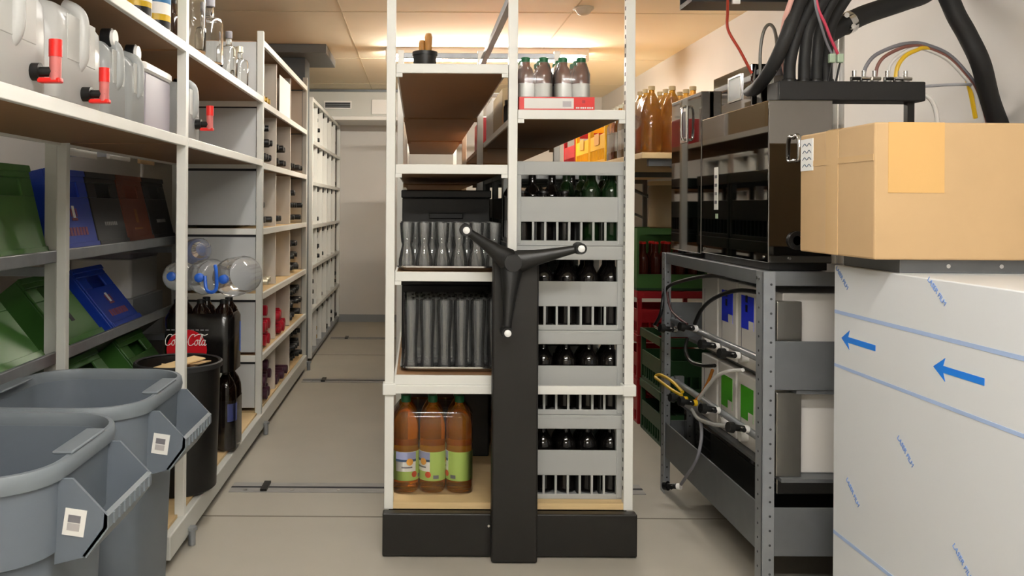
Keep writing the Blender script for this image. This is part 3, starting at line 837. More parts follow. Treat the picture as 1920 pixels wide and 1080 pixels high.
# ------------------------------------------------------------------ canisters on the lower left shelf (z 1.317)
SZ = 1.317
def canister(label, x0, x1, y0, y1, h, m, spout='front'):
    cx, cy = (x0 + x1) / 2, (y0 + y1) / 2; hx_, hy = (x1 - x0) / 2, (y1 - y0) / 2
    t = thing('plastic_canister', label, 'canister', (cx, cy, SZ))
    r = min(hx_, hy) * .32
    MB().loops([rrect(cx, cy, hx_ * .94, hy * .94, r, SZ, 5), rrect(cx, cy, hx_, hy, r, SZ + .012, 5), rrect(cx, cy, hx_, hy, r, SZ + h * .55, 5),
                rrect(cx, cy, hx_ * .985, hy * .98, r, SZ + h * .75, 5), rrect(cx - hx_ * .05, cy, hx_ * .86, hy * .84, r * .9, SZ + h * .88, 5), rrect(cx - hx_ * .25, cy, hx_ * .55, hy * .6, r * .6, SZ + h * .92, 5)]).build('canister_body', m, t, True)
    # moulded handle loop on the aisle side
    hxp = x1 + .004
    pts = [(hxp - .045, cy, SZ + h * .93), (hxp - .018, cy, SZ + h * .88), (hxp - .004, cy, SZ + h * .78), (hxp - .003, cy, SZ + h * .48), (hxp - .018, cy, SZ + h * .36)]
    MB().tube(smoothpath(pts, 4), min(.016, hy * .2), 12).build('handle', m, t, True)
    B(x1 - .004, x1 + .0012, cy - hy * .55, cy + hy * .55, SZ + h * .40, SZ + h * .80).build('handle_recess', mat('recess_grey', 'b8b8b4', .5) if 'recess_grey' not in bpy.data.materials else bpy.data.materials['recess_grey'], t, bevel=.002)
    return t
def sidecap(t, x, y, z, r=.026):
    MB().cyl((x - .03, y, z), (x - .006, y, z), r * .95, n=18).build('screw_cap', 'black', t, True)
    MB().cyl((x - .006, y, z), (x + .002, y, z), r * .8, n=18).build('cap_disc', 'wht', t, True)
def spigot(t, x, y, z, k=1.0):
    MB().cyl((x - .02, y, z), (x + .016, y, z), .021 * k, n=16).build('spigot_nut', 'black', t, True)
    MB().cyl((x + .010, y, z), (x + .05, y, z), .012 * k, n=12).build('spigot_barrel', 'black', t, True)
    MB().cyl((x + .045, y, z - .02 * k), (x + .045, y, z + .055 * k), .0135 * k, n=14).build('spigot_pipe', 'pinkr', t, True)
    MB().cyl((x + .045, y, z + .035 * k), (x + .045, y, z + .075 * k), .015 * k, n=14).build('red_cap', 'red', t, True)
    MB().box(x + .012, x + .058, y - .010, y + .010, z - .026 * k, z - .014 * k).build('spigot_lever', 'red', t, bevel=.003)
c1 = canister('large milky canister with a red spigot nearest the camera on the left shelf', -1.02, -.765, 1.46, 1.775, .25, 'hdpe')
spigot(c1, -.765, 1.69, SZ + .045, .85)
c2 = canister('large milky canister with a red spigot, second from the camera on the left shelf', -1.03, -.765, 1.79, 2.08, .250, 'hdpe')
spigot(c2, -.762, 1.945, SZ + .034, .80)
c3 = canister('narrow milky canister with black and white cap behind the large canisters', -1.02, -.765, 2.10, 2.24, .215, 'hdpe2')
sidecap(c3, -.772, 2.165, SZ + .205)
c5 = canister('narrow milky canister with black and white cap beside the grey tote', -1.02, -.765, 2.26, 2.395, .205, 'hdpe2')
sidecap(c5, -.772, 2.345, SZ + .198)
t = thing('storage_tote', 'grey lilac plastic tote with a pale lid between the canisters and the nearest post', 'tote', (-.95, 2.53, SZ))
rbox(-.95, 2.555, .17, .135, SZ, SZ + .165, .02).build('tote_body', 'lilac', t, True)
rbox(-.95, 2.555, .175, .140, SZ + .165, SZ + .192, .022).build('lid', 'wht', t, True)
c4 = canister('milky canister with a red spigot just behind the nearest post on the left shelf', -1.0, -.765, 2.80, 3.0, .215, 'hdpe2')
spigot(c4, -.762, 2.93, SZ + .06, .85); sidecap(c4, -.80, 2.90, SZ + .19, .024)

# ------------------------------------------------------------------ rack with tilted crates behind the left shelving
rk = thing('crate_rack', 'grey steel rack with sloping shelves of leaning beer crates at the left wall', 'rack', (-1.45, 3.4, 0))
RX = -1.215
for y in (1.25, 2.84, 4.30):
    p = B(RX - .02, RX + .02, y - .02, y + .02, 0, 1.42).build('post', 'offwhite', rk, bevel=.002)
    mb = MB()
    for k in range(45): mb.box(RX + .008, RX + .0206, y + .0192, y + .0206, .08 + k * .03, .092 + k * .03)
    for k in range(45): mb.box(RX + .0194, RX + .0206, y + .004, y + .012, .08 + k * .03, .092 + k * .03)
    mb.build('slot_row', 'hole', p)['kind'] = 'stuff'
    B(-1.80, -1.76, y - .02, y + .02, 0, 1.42).build('post', 'offwhite', rk)
def slope_shelf(z, ang, y0, y1, x=RX):
    """shelf plate falling towards the wall, crates lean back on it"""
    MB().box(-.27, .012, y0, y1, -.007, -.001).xf(Matrix.Translation((x, 0, z)) @ Matrix.Rotation(-ang, 4, 'Y')).build('sloping_shelf', 'galvd', rk)
    B(x + .012, x + .026, y0, y1, z - .026, z + .014).build('front_rail', 'galv', rk, bevel=.003)
for y in (1.25, 2.84, 4.30):
    for z in (.86, .42, 1.34):
        B(-1.765, RX - .015, y - .012, y + .012, z, z + .03).build('side_arm', 'galv', rk)
slope_shelf(.295, math.radians(39), 2.87, 4.0, -1.09)
for y in (2.88, 3.99):
    B(-1.30, -1.095, y - .008, y + .008, .15, .17).build('lower_bracket', 'galv', rk)
for y0, y1 in ((1.27, 2.82), (2.86, 4.28)):
    slope_shelf(.934, math.radians(13.5), y0, y1); slope_shelf(.600, math.radians(39), y0, y1)
    B(RX - .015, RX + .015, y0, y1, 1.36, 1.395).build('top_rail', 'galv', rk, bevel=.003)
    B(RX - .006, RX + .006, y0 + .05, y0 + .35, 1.27, 1.345).build('shelf_tag', 'lwhite', rk)
    B(RX - .006, RX + .006, y0 + .48, y0 + .72, 1.28, 1.335).build('shelf_tag', 'lwhite', rk)
    B(RX - .006, RX + .006, y0 + .85, y0 + 1.05, 1.28, 1.33).build('shelf_tag', 'card', rk)
def beer_crate(name, label, m, marks):
    """closed-front beer crate; local: front face in x=0 plane, y 0..w, z 0..h, depth to -x"""
    t = thing(name, label, 'crate', (0, 0, 0))
    W_, D_, Hh = .326, .26, .300
    mb = MB()
    mb.box(-.010, 0, 0, W_, 0, Hh * .66); mb.box(-.010, 0, 0, W_, Hh * .86, Hh)
    mb.box(-.010, 0, 0, W_ * .26, Hh * .66, Hh * .86); mb.box(-.010, 0, W_ * .74, W_, Hh * .66, Hh * .86)
    mb.build('front_panel', m, t, bevel=.003)
    mb = MB(); mb.box(-D_, -.010, 0, .010, 0, Hh); mb.box(-D_, -.010, W_ - .010, W_, 0, Hh); mb.box(-D_, -D_ + .01, .01, W_ - .01, 0, Hh * .7); mb.box(-D_, -.010, .01, W_ - .01, 0, .008)
    mb.build('side_walls', m, t, bevel=.003)
    B(0, .006, -.002, W_ + .002, 0, .028).build('base_lip', m, t, bevel=.002)
    B(0, .006, -.002, W_ + .002, Hh - .022, Hh).build('top_lip', m, t, bevel=.002)
    for (y0, y1, z0, z1, mm, nm) in marks:
        B(0, .0012, y0, y1, z0, z1).build(nm, mm, t)
    return t
dred = mat('dull_red_print', '8a4a5c', .5); dgold = mat('dull_gold_print', '8a5a2a', .5); dgrey = mat('grey_white_print', '8f8f8d', .5)
def bluemarks():
    mk = [(.145, .165, .120, .165, 'lwhite', 'emblem_figure'), (.130, .180, .110, .120, dred, 'emblem_foot'), (.128, .140, .125, .155, dred, 'emblem_edge'), (.172, .184, .125, .155, dred, 'emblem_edge')]
    for k in range(7): mk.append((.06 + k * .028, .06 + k * .028 + .020, .055, .085, dred, 'lettering'))
    return mk
def greymarks():
    return [(.10 + k * .020, .10 + k * .020 + .014, .085, .100, dgrey, 'lettering') for k in range(7)]
def brownmarks():
    return [(.145, .175, .09, .15, dgold, 'emblem'), (.11, .21, .06, .068, dgold, 'lettering')]
def place(t, y, z, ang, dx=0):
    t.location = (RX + dx, y, z); t.rotation_euler = (0, -ang, 0)
A1, A2 = math.radians(13.5), math.radians(39)
place(beer_crate('beer_crate', 'blue beer crate with red lettering, nearest of the upper leaning row', 'cblue', bluemarks()), 2.935, .934, A1)
place(beer_crate('beer_crate', 'black beer crate beside the blue one in the upper leaning row', 'cblack', greymarks()), 3.270, .934, A1)
place(beer_crate('beer_crate', 'brown beer crate between two black ones in the upper leaning row', 'cbrown', brownmarks()), 3.605, .934, A1)
place(beer_crate('beer_crate', 'black beer crate at the far end of the upper leaning row', 'cblack', greymarks()), 3.940, .934, A1)
place(beer_crate('beer_crate', 'green beer crate left of the perforated post in the upper leaning row', 'cgreen', []), 2.48, .934, A1)
place(beer_crate('beer_crate', 'green beer crate tipped forward in the lower leaning row', 'cgreen', [(.08, .11, .09, .16, 'hole', 'finger_slot'), (.15, .18, .09, .16, 'hole', 'finger_slot')]), 2.99, .600, A2)
place(beer_crate('beer_crate', 'blue beer crate with emblem in the lower leaning row', 'cblue', bluemarks()), 3.44, .600, A2)
place(beer_crate('beer_crate', 'green beer crate left of the perforated post in the lower leaning row', 'cgreen', []), 2.46, .600, A2)
place(beer_crate('beer_crate', 'dark green beer crate on the lowest sloping shelf behind the bins', 'cgreen', []), 3.05, .295, A2, .125)
place(beer_crate('beer_crate', 'dark green beer crate at the far end of the lowest sloping shelf', 'cgreen', []), 3.60, .295, A2, .125)
# boxes at the rear of the rack
t = thing('white_storage_box', 'white storage box with a grey lid behind the blue crate on the rack', 'box', (-1.62, 4.57, 0))
rbox(-1.62, 4.57, .16, .22, .62, .82, .02).build('box_body', 'wht', t, True); rbox(-1.62, 4.57, .165, .225, .82, .855, .02).build('lid', 'lilac', t, True)
B(-1.80, -1.44, 4.32, 4.82, 0, .62).build('low_cupboard', 'panel', t)

# ------------------------------------------------------------------ square bins
def square_bin(label, cx, cy):
    t = thing('square_bin', label, 'bin', (cx, cy, 0))
    zr = .603; h0 = .275; w0 = .225
    n_ = lambda s, z, r: rrect(cx, cy, w0 * s, h0 * .95 * s, r, z, 8)
    MB().loops([n_(.80, .0, .09), n_(.82, .015, .10), n_(.885, .42, .115), n_(.945, .428, .125), n_(.965, zr - .03, .13), n_(.93, zr - .03, .12), n_(.87, .42, .11), n_(.79, .02, .09)]).build('bin_body', 'bin', t, True)
    MB().loops([n_(.94, zr - .034, .12), n_(1.0, zr - .034, .14), n_(1.015, zr - .020, .145), n_(1.0, zr - .004, .14), n_(.985, zr, .135), n_(.945, zr, .125), n_(.925, zr - .012, .12), n_(.935, zr - .034, .12)], False, False).build('rim', 'bind', t, True)
    for s in (1, -1):
        x0 = cx + s * w0 * .945
        pol = [(x0, zr - .034), (x0 + s * .030, zr - .034), (x0 + s * .098, zr - .105), (x0 + s * .098, zr - .128), (x0 + s * .055, zr - .185), (x0 - s * .004, zr - .20)]
        hd = MB().prism(pol, 'y', cy - .135, cy - .128).build('handle', 'bin', t)
        MB().prism(pol, 'y', cy + .128, cy + .135).build('handle_cheek', 'bin', hd)
        MB().prism([(x0 + s * .092, zr - .100), (x0 + s * .100, zr - .106), (x0 + s * .100, zr - .130), (x0 + s * .058, zr - .187), (x0 + s * .05, zr - .183), (x0 + s * .090, zr - .128)], 'y', cy - .135, cy + .135).build('grip', 'bind', hd)
        for k in range(8):
            y = cy - .11 + k * .031
            B(*sorted((x0 + s * .0985, x0 + s * .1035)), y, y + .006, zr - .128, zr - .106).build('grip_rib', 'bind', hd)
        B(*sorted((x0 - s * .03, x0 + s * .012)), cy - .09, cy + .09, zr - .0005, zr + .006).build('lid_catch', 'bind', t, bevel=.003)
        if s == 1:
            m4 = Matrix.Translation((x0 + .035, cy - .1352, zr - .118)) @ Matrix.Rotation(math.radians(8), 4, 'Y')
            MB().box(-.021, .021, -.0012, 0, -.026, .026).xf(m4).build('sticker', 'lwhite', hd)
            MB().box(-.013, .011, -.0020, -.0012, .000, .014).xf(m4).build('sticker_print', 'ink', hd)
            MB().box(-.013, .011, -.0020, -.0012, -.016, -.002).xf(m4).build('sticker_print', mat('soft_print', 'b5b1b0', .6) if 'soft_print' not in bpy.data.materials else bpy.data.materials['soft_print'], hd)
    return t
square_bin('grey square plastic bin nearest the camera in the lower left corner', -.908, 1.785)
square_bin('grey square plastic bin standing behind the nearest one, by the white post', -.906, 2.33)

# black barrel with a clear lid
bx, by = -.835, 2.985
t = thing('black_barrel', 'tall black round waste barrel with tan rubbish inside, behind the white post', 'barrel', (bx, by, .115))
MB().lathe([(.125, 0), (.132, .006), (.143, .42), (.146, .435), (.138, .435), (.125, .03)], (bx, by, .1155), 36).build('barrel_body', 'black', t, True)
MB().loops([[(bx + r * math.cos(2 * PI * k / 36), by + r * math.sin(2 * PI * k / 36), .1155 + z) for k in range(36)] for r, z in ((.143, .420), (.151, .422), (.151, .438), (.146, .442), (.138, .438))], False, False).build('barrel_rim', 'rubber', t, True)
mb = MB(); mb.lathe([(.134, .37), (.134, .385), (.08, .405), (.02, .41)], (bx, by, .1155), 24)
mb.build('cardboard_scraps', mat('tan_scraps', 'b08a55', .7, noise=.4, scale=14), t)
for k, (a, l) in enumerate(((.3, .09), (1.5, .10), (2.7, .08), (4.0, .1))):
    MB().box(-l, l, -.035, .035, 0, .004).xf(Matrix.Translation((bx + .03 * math.cos(a * 2), by + .04 * math.sin(a * 3), .1155 + .408 + k * .007)) @ Matrix.Rotation(a, 4, 'Z') @ Matrix.Rotation(.12, 4, 'Y')).build('card_scrap', ['card', 'paper', 'card', 'ply'][k], t)

# ------------------------------------------------------------------ cola packs
def pet_black(parent, c, h=.32, r=.044, capm='black'):
    b = MB().lathe([(r * .6, 0), (r * .95, .006), (r, .02), (r, h * .68), (r * .95, h * .78), (r * .74, h * .86), (.018, h * .925), (.014, h * .95)], c, 20).build('bottle', 'cola', parent, True)
    MB().lathe([(.016, h * .945), (.016, h * .995), (.013, h)], c, 14).build('cap', capm, b, True)
    return b
def stroke_script(parent, strokes, o, u, v, k, m, r):
    mb = MB()
    for st in strokes:
        pts = [Vector(o) + Vector(u) * p[0] * k + Vector(v) * p[1] * k for p in st]
        mb.tube(smoothpath(pts, 5), r, 6)
    return mb.build('script_lettering', m, parent, True)
def letter(ch, x):
    A = {
        'C': [[(1.05, 1.55), (.85, 1.85), (.35, 1.75), (.02, 1.0), (.2, .15), (.65, 0), (1.1, .35)], [(.9, 1.5), (1.2, 1.75), (1.9, 1.95), (2.6, 1.75), (3.1, 1.95)]],
        'c': [[(.5, .75), (.3, .95), (.02, .6), (.08, .1), (.35, .0), (.62, .3)]],
        'o': [[(.3, .95), (.02, .55), (.15, .05), (.42, .1), (.52, .6), (.3, .95), (.75, .85)]],
        'a': [[(.5, .8), (.25, .95), (.02, .5), (.15, .02), (.45, .3), (.55, .95)], [(.55, .95), (.5, .2), (.65, .0), (.85, .25)]],
        'l': [[(.02, .2), (.35, 1.2), (.42, 1.75), (.25, 1.8), (.12, 1.0), (.12, .2), (.3, 0), (.5, .3)]],
        '-': [[(.0, .5), (.45, .6)]],
    }[ch]
    return [[(p[0] + x + p[1] * .18, p[1]) for p in s] for s in A]
def coca_cola():
    out = []; x = 0
    for ch, wd in (('C', 1.15), ('o', .72), ('c', .66), ('a', .85), ('-', .55), ('C', 1.15), ('o', .72), ('l', .5), ('a', .8)):
        out += letter(ch, x); x += wd
    return out, x
px0, px1, py0, py1 = -1.005, -.725, 3.30, 3.50
lp = thing('cola_pack', 'lower pack of dark cola bottles standing on the base board beside the barrel', 'bottle pack', (-.86, 3.56, .116))
for i in range(3):
    for j in range(2): pet_black(lp, (-.955 + i * .092, 3.44 + j * .092, .1165))
MB().loops([packloop(-1.003, -.727, 3.392, 3.580, .04, z) for z in (.12, .20, .32)], False, False).build('shrink_wrap', 'shrink', lp, True)
MB().patch((-.771, 3.44, .1165), .0448, -1.2, 1.2, .12, .19, 10).build('blue_label', mat('label_dusky_blue', '4a5590', .5), lp, True)
up2 = thing('cola_pack', 'black film-wrapped cola six-pack with red disc and white script on top of the lower pack', 'bottle pack', (-.865, 3.46, .437))
bz = .4370
for i in range(3):
    for j in range(2): pet_black(up2, (-.955 + i * .0915, 3.40 + j * .0915, bz), .288)
fb = mat('black_printed_film', '0c0b0b', .18)
MB().loops([packloop(-1.003, -.725, 3.352, 3.541, .045, bz + z) for z in (.004, .02, .10, .215)] + [packloop(-.993, -.735, 3.362, 3.531, .04, bz + .235)], False, False).build('printed_film', fb, up2, True)
dc = (-.905, 3.3515, bz + .095); mbp = []
dz = MB().loops([[(dc[0] + .079 * math.cos(2 * PI * k / 40), y, dc[2] + .079 * math.sin(2 * PI * k / 40)) for k in range(40)] for y in (3.3514, 3.3490)])
dz.build('red_disc', mat('logo_red', 'c0101e', .3), up2)
st, wd = coca_cola()
kk = .172 / (wd + .4)
stroke_script(up2, st, (-.992, 3.3478, bz + .112), (1, 0, 0), (0, 0, 1), kk, 'lwhite', .0016)
for k in range(9): B(-.985 + k * .019, -.985 + k * .019 + .013, 3.3500, 3.3516, bz + .170, bz + .174).build('small_lettering', 'ink', up2)
MB().patch((-.772, 3.40 + .0915, bz), .0480, -1.0, 1.2, .07, .19, 10).build('blue_label', 'blue', up2, True)
# clear empty bottles with blue caps on top
ep = thing('empty_bottle_bundle', 'bundle of empty clear water bottles with blue caps and handle on top of the cola', 'bottle pack', (-.84, 3.5, .725))
def lying_clear(c, h, r, yaw, pitch):
    m4 = Matrix.Translation(c) @ Matrix.Rotation(yaw, 4, 'Z') @ Matrix.Rotation(PI / 2 - pitch, 4, 'X')
    b = MB().lathe([(r * .5, 0), (r * .9, .006), (r, .03), (r * .96, h * .25), (r, h * .4), (r, h * .6), (r * .9, h * .74), (r * .6, h * .86), (.016, h * .92), (.014, h * .96)], n=20).xf(m4).build('bottle', 'pet', ep, True)
    MB().lathe([(.018, h * .93), (.019, h * .94), (.018, h), (.014, h * 1.01)], n=14).xf(m4).build('cap', 'blue', b, True)
lying_clear((-.872, 3.64, .800), .30, .072, .05, .05)
lying_clear((-.735, 3.66, .806), .29, .080, -.12, .0)
lying_clear((-.975, 3.65, .795), .28, .062, .0, .08)
lying_clear((-.895, 3.40, .912), .26, .052, PI + .1, .0)
hp = smoothpath([P(385, 520, 3.34), P(388, 545, 3.33), P(400, 550, 3.32), P(407, 540, 3.32), P(406, 510, 3.32), P(404, 500, 3.33)], 6)
MB().tube(hp, .007, 8).build('carry_handle', 'blue', ep, True)
# ================================================================== RIGHT SIDE
# wall shelf
rs = thing('wall_shelf', 'long pale wooden shelf on brackets along the right wall', 'shelf', (1.35, 5.8, 1.337))
B(.955, XR, 3.65, 8.0, 1.312, 1.337).build('shelf_board', 'ply', rs, bevel=.002)
for y in (3.72, 5.1, 6.5, 7.9):
    B(1.0, XR, y - .015, y + .015, 1.282, 1.312).build('bracket_arm', 'galvd', rs)
    B(XR - .03, XR, y - .015, y + .015, .95, 1.282).build('bracket_rail', 'galvd', rs)
    MB().tube([(1.1, y, 1.285), (XR - .015, y, 1.02)], .010, 8).build('bracket_strut', 'galvd', rs)
# amber packs
def drink_pack(label, x0, y0, nx, ny, r, h, m, lab=False):
    t = thing('soft_drink_pack', label, 'bottle pack', (x0 + nx * r, y0 + ny * r, 1.337))
    for i in range(nx):
        for j in range(ny):
            c = (x0 + r + i * 2 * r * 1.01, y0 + r + j * 2 * r * 1.01, 1.3375)
            b = MB().lathe([(r * .6, 0), (r * .93, .006), (r, .02), (r, h * .55), (r * .9, h * .70), (r * .6, h * .82), (.014, h * .90), (.0135, h * .95)], c, 18).build('bottle', m, t, True)
            MB().lathe([(.0155, h * .94), (.0155, h * .995), (.013, h)], c, 12).build('cap', 'beige' if not lab else 'cap', b, True)
            if lab: MB().patch(c, r + .0006, 0, 2 * PI, h * .15, h * .5, 18).build('label', 'lwhite', b, True)
    MB().loops([packloop(x0 - .003, x0 + nx * r * 2.02 + .003, y0 - .003, y0 + ny * r * 2.02 + .003, r * .9, 1.338 + z) for z in (.002, .1, h * .62)] + [packloop(x0 + .02, x0 + nx * r * 2.02 - .02, y0 + .02, y0 + ny * r * 2.02 - .02, r * .5, 1.338 + h * .84)], False, False).build('shrink_wrap', 'shrink', t, True)
    return t
drink_pack('shrink-wrapped pack of amber soft drink bottles at the near end of the wall shelf', .968, 3.67, 3, 3, .0445, .292, 'amberd')
drink_pack('shrink-wrapped pack of pale labelled bottles behind the amber pack on the wall shelf', .968, 3.96, 4, 3, .035, .27, 'beige', True)
drink_pack('shrink-wrapped pack of brown bottles next to the yellow crates on the wall shelf', .968, 4.19, 4, 3, .035, .27, 'amberd', True)
bpy.context.view_layer.update()
yc = crate('yellow_crate', 'yellow plastic crate with an orange emblem, nearest on the wall shelf', .34, .40, .26, 'cyellow', slats=False)
yc.location = (1.135, 4.62, 1.3375)
B(-.172, -.1712, -.06, .06, .10, .16).build('emblem', 'lorange', yc)
yp = dup(yc, (1.135, 5.04, 1.3375), 'yellow plastic crate second from the camera on the wall shelf')
rc2 = crate('red_crate', 'red plastic crate behind the yellow crates on the wall shelf', .34, .40, .26, 'cred', slats=False); rc2.location = (1.135, 5.47, 1.3375)
# floor stacks under the wall shelf
gc = crate('green_crate', 'dark green plastic crate standing on the floor at the front under the wall shelf', .36, .36, .25, 'cdgreen', slats=False); gc.location = (1.30, 4.10, 0)
dup(gc, (1.30, 4.10, .2505), 'dark green plastic crate on top of the front green crate under the wall shelf')
rc3 = crate('red_crate', 'red plastic crate standing on the floor behind the green crates', .36, .36, .225, 'cred', slats=False); rc3.location = (1.30, 4.52, 0)
dup(rc3, (1.30, 4.52, .2255), 'red plastic crate in the middle of the red stack behind the green crates')
dup(rc3, (1.30, 4.52, .4510), 'red plastic crate topmost in the red stack behind the green crates')
# open green display crate with bottles on the red stack
gd = thing('open_green_crate', 'open fronted green crate with red-capped bottles on top of the red stack', 'crate', (1.30, 4.5, .677))
B(1.12, 1.48, 4.36, 4.70, .677, .69).build('crate_floor', 'cdgreen', gd)
B(1.12, 1.48, 4.69, 4.70, .69, .995).build('crate_back', 'cgreen', gd)
B(1.12, 1.13, 4.36, 4.69, .69, .995).build('crate_side', 'cgreen', gd); B(1.47, 1.48, 4.36, 4.69, .69, .995).build('crate_side', 'cgreen', gd)
B(1.13, 1.47, 4.36, 4.37, .69, .76).build('crate_lip', 'cgreen', gd); B(1.13, 1.47, 4.36, 4.37, .965, .995).build('crate_top_bar', 'cgreen', gd)
rb = beer_bottle('soda_bottle', 'x', .235, .028, mat('reddish_brown_glass', '4a1a10', .1), 'red', 'red-capped bottles in the open green crate'); first = True
for r_ in range(2):
    for i in range(5):
        loc = (1.165 + i * .064, 4.415 + r_ * .075, .6905); lab = 'reddish red-capped bottle %s from left, %s row of the open green crate' % (ordn[i], ['front', 'rear'][r_])
        if first: rb.location = loc; rb['label'] = lab; first = False
        else: dup(rb, loc, lab)
t = thing('beige_drum', 'beige plastic drum standing on the green crate under the wall shelf', 'drum', (1.33, 4.53, .995))
MB().lathe([(.10, 0), (.105, .006), (.105, .21), (.098, .225)], (1.33, 4.53, .9955), 30).build('drum_body', 'beige', t, True)
MB().lathe([(.108, .222), (.109, .226), (.109, .242), (.10, .245)], (1.33, 4.53, .9955), 30).build('drum_lid', 'ply', t, True)

# ------------------------------------------------------------------ galvanised stand
gs = thing('galvanised_stand', 'galvanised steel stand with perforated angle posts carrying the drink coolers', 'stand', (1.26, 2.84, 0))
SX0, SX1, SY0, SY1, ST = .952, 1.56, 2.355, 3.33, .926
for x, dx in ((SX0, 1), (SX1, -1)):
    for y, dy in ((SY0, 1), (SY1, -1)):
        p = MB()
        p.box(*sorted((x, x + dx * .0035)), *sorted((y, y + dy * .045)), 0, ST)
        p.box(*sorted((x, x + dx * .036)), *sorted((y, y + dy * .0035)), 0, ST)
        po = p.build('angle_post', 'galv', gs, bevel=.001)
        mb = MB()
        for k in range(22):
            z = .05 + k * .04
            xx = x + dx * .024; mb.cyl((xx, y - dy * .0008, z), (xx, y + dy * .0042, z), .0034, n=8)
            yy = y + dy * .024; mb.cyl((x - dx * .0008, yy, z + .014), (x + dx * .0042, yy, z + .014), .0034, n=8)
        mb.build('hole_row', 'hole', po)['kind'] = 'stuff'
# beams: top, middle, bottom
for z0, z1, nm in ((ST - .040, ST, 'top_beam'), (.142, .275, 'bottom_beam')):
    B(SX0 + .004, SX0 + .010, SY0 + .046, SY1 - .046, z0, z1).build(nm, 'galvd', gs, bevel=.002)
    B(SX1 - .010, SX1 - .004, SY0 + .046, SY1 - .046, z0, z1).build(nm, 'galvd', gs)
for z0, z1, nm in ((ST - .040, ST, 'top_beam'), (.598, .733, 'middle_beam'), (.138, .273, 'bottom_beam')):
    B(SX0 + .0365, SX1 - .0365, SY0 + .004, SY0 + .010, z0, z1).build(nm, 'galvd', gs, bevel=.002)
    B(SX0 + .0365, SX1 - .0365, SY1 - .010, SY1 - .004, z0, z1).build(nm, 'galvd', gs)
for k in range(3):
    B(SX0 + .0105, SX0 + .0135, SY0 + .05, SY1 - .05, .165 + k * .04, .17 + k * .04).build('beam_ridge', 'galv', gs)
B(SX0 + .011, SX1 - .011, SY0 + .011, SY1 - .011, ST - .012, ST - .002).build('top_deck', 'galvd', gs)
B(SX0 + .10, SX1 - .011, SY0 + .011, SY1 - .011, .586, .598).build('middle_deck', 'galvd', gs)
B(SX0 + .06, SX1 - .011, SY0 + .011, SY1 - .011, .340, .350).build('lower_deck', 'galvd', gs)
for k, y in enumerate((SY0 + .03, SY1 - .03)):
    MB().cyl((SX0 - .004, y, ST - .02), (SX0 + .001, y, ST - .02), .006, n=6).build('bolt', 'chrome', gs)
# steel body on the bottom of the stand
t = thing('steel_cooling_case', 'dark polished steel case standing under the stand decks', 'case', (1.3, 2.85, .15))
B(1.02, 1.52, 2.42, 3.26, .150, .338).build('case_body', 'mirror', t, bevel=.004)
B(1.016, 1.02, 2.50, 2.95, .17, .32).build('dark_grille', 'black', t)
# cartons (bag in box), labels to the aisle
cart = 0
def carton(label, y, z, h, labm, tagp=True):
    x0 = 1.035
    t = thing('bag_in_box_carton', label, 'carton', (x0 + .2, y + .08, z))
    B(x0, x0 + .42, y, y + .162, z, z + h).build('carton_body', 'carton', t, bevel=.004)
    MB().cyl((x0 - .022, y + .081, z + .035), (x0, y + .081, z + .035), .016, n=14).build('spout', 'wht', t, True)
    B(x0 - .0008, x0, y + .128, y + .131, z + .01, z + h - .05).build('seam', 'ink', t)
    if labm:
        B(x0 - .0012, x0, y + .030, y + .130, z + h - .140, z + h - .036).build('sticker', labm, t)
        B(x0 - .0018, x0 - .0012, y + .030, y + .068, z + h - .140, z + h - .112).build('sticker_notch', 'carton', t)
        if labm == 'lblue':
            for k in range(2): B(x0 - .0019, x0 - .0012, y + .078, y + .094, z + h - .056 - k * .03, z + h - .034 - k * .03).build('sticker_print', 'black', t)
    return t
carton('plain white drink carton nearest the stand post on the upper deck', 2.42, .5985, .262, None)
carton('white drink carton with a blue sticker, nearer of the two on the upper deck', 2.595, .5985, .262, 'lblue')
carton('white drink carton with a blue sticker, farther of the two on the upper deck', 2.77, .5985, .262, 'lblue')
carton('plain white drink carton farthest along the upper deck', 2.945, .5985, .262, None)
carton('plain white drink carton nearest the stand post on the lower deck', 2.42, .3505, .225, None)
carton('white drink carton with a green sticker, nearer of the two on the lower deck', 2.595, .3505, .225, 'lgr')
carton('white drink carton with a green sticker, farther of the two on the lower deck', 2.77, .3505, .225, 'lgr')
carton('plain white drink carton farthest along the lower deck', 2.945, .3505, .225, None)
t = thing('steel_upright_panel', 'grey steel upright panel between the near stand post and the cartons', 'panel', (1.03, 2.40, .35))
B(1.005, 1.075, 2.385, 2.415, .3505, .585).build('panel_sheet', 'steel', t, bevel=.002)
B(1.005, 1.075, 2.385, 2.415, .5985, .84).build('panel_sheet', 'steel', t, bevel=.002)

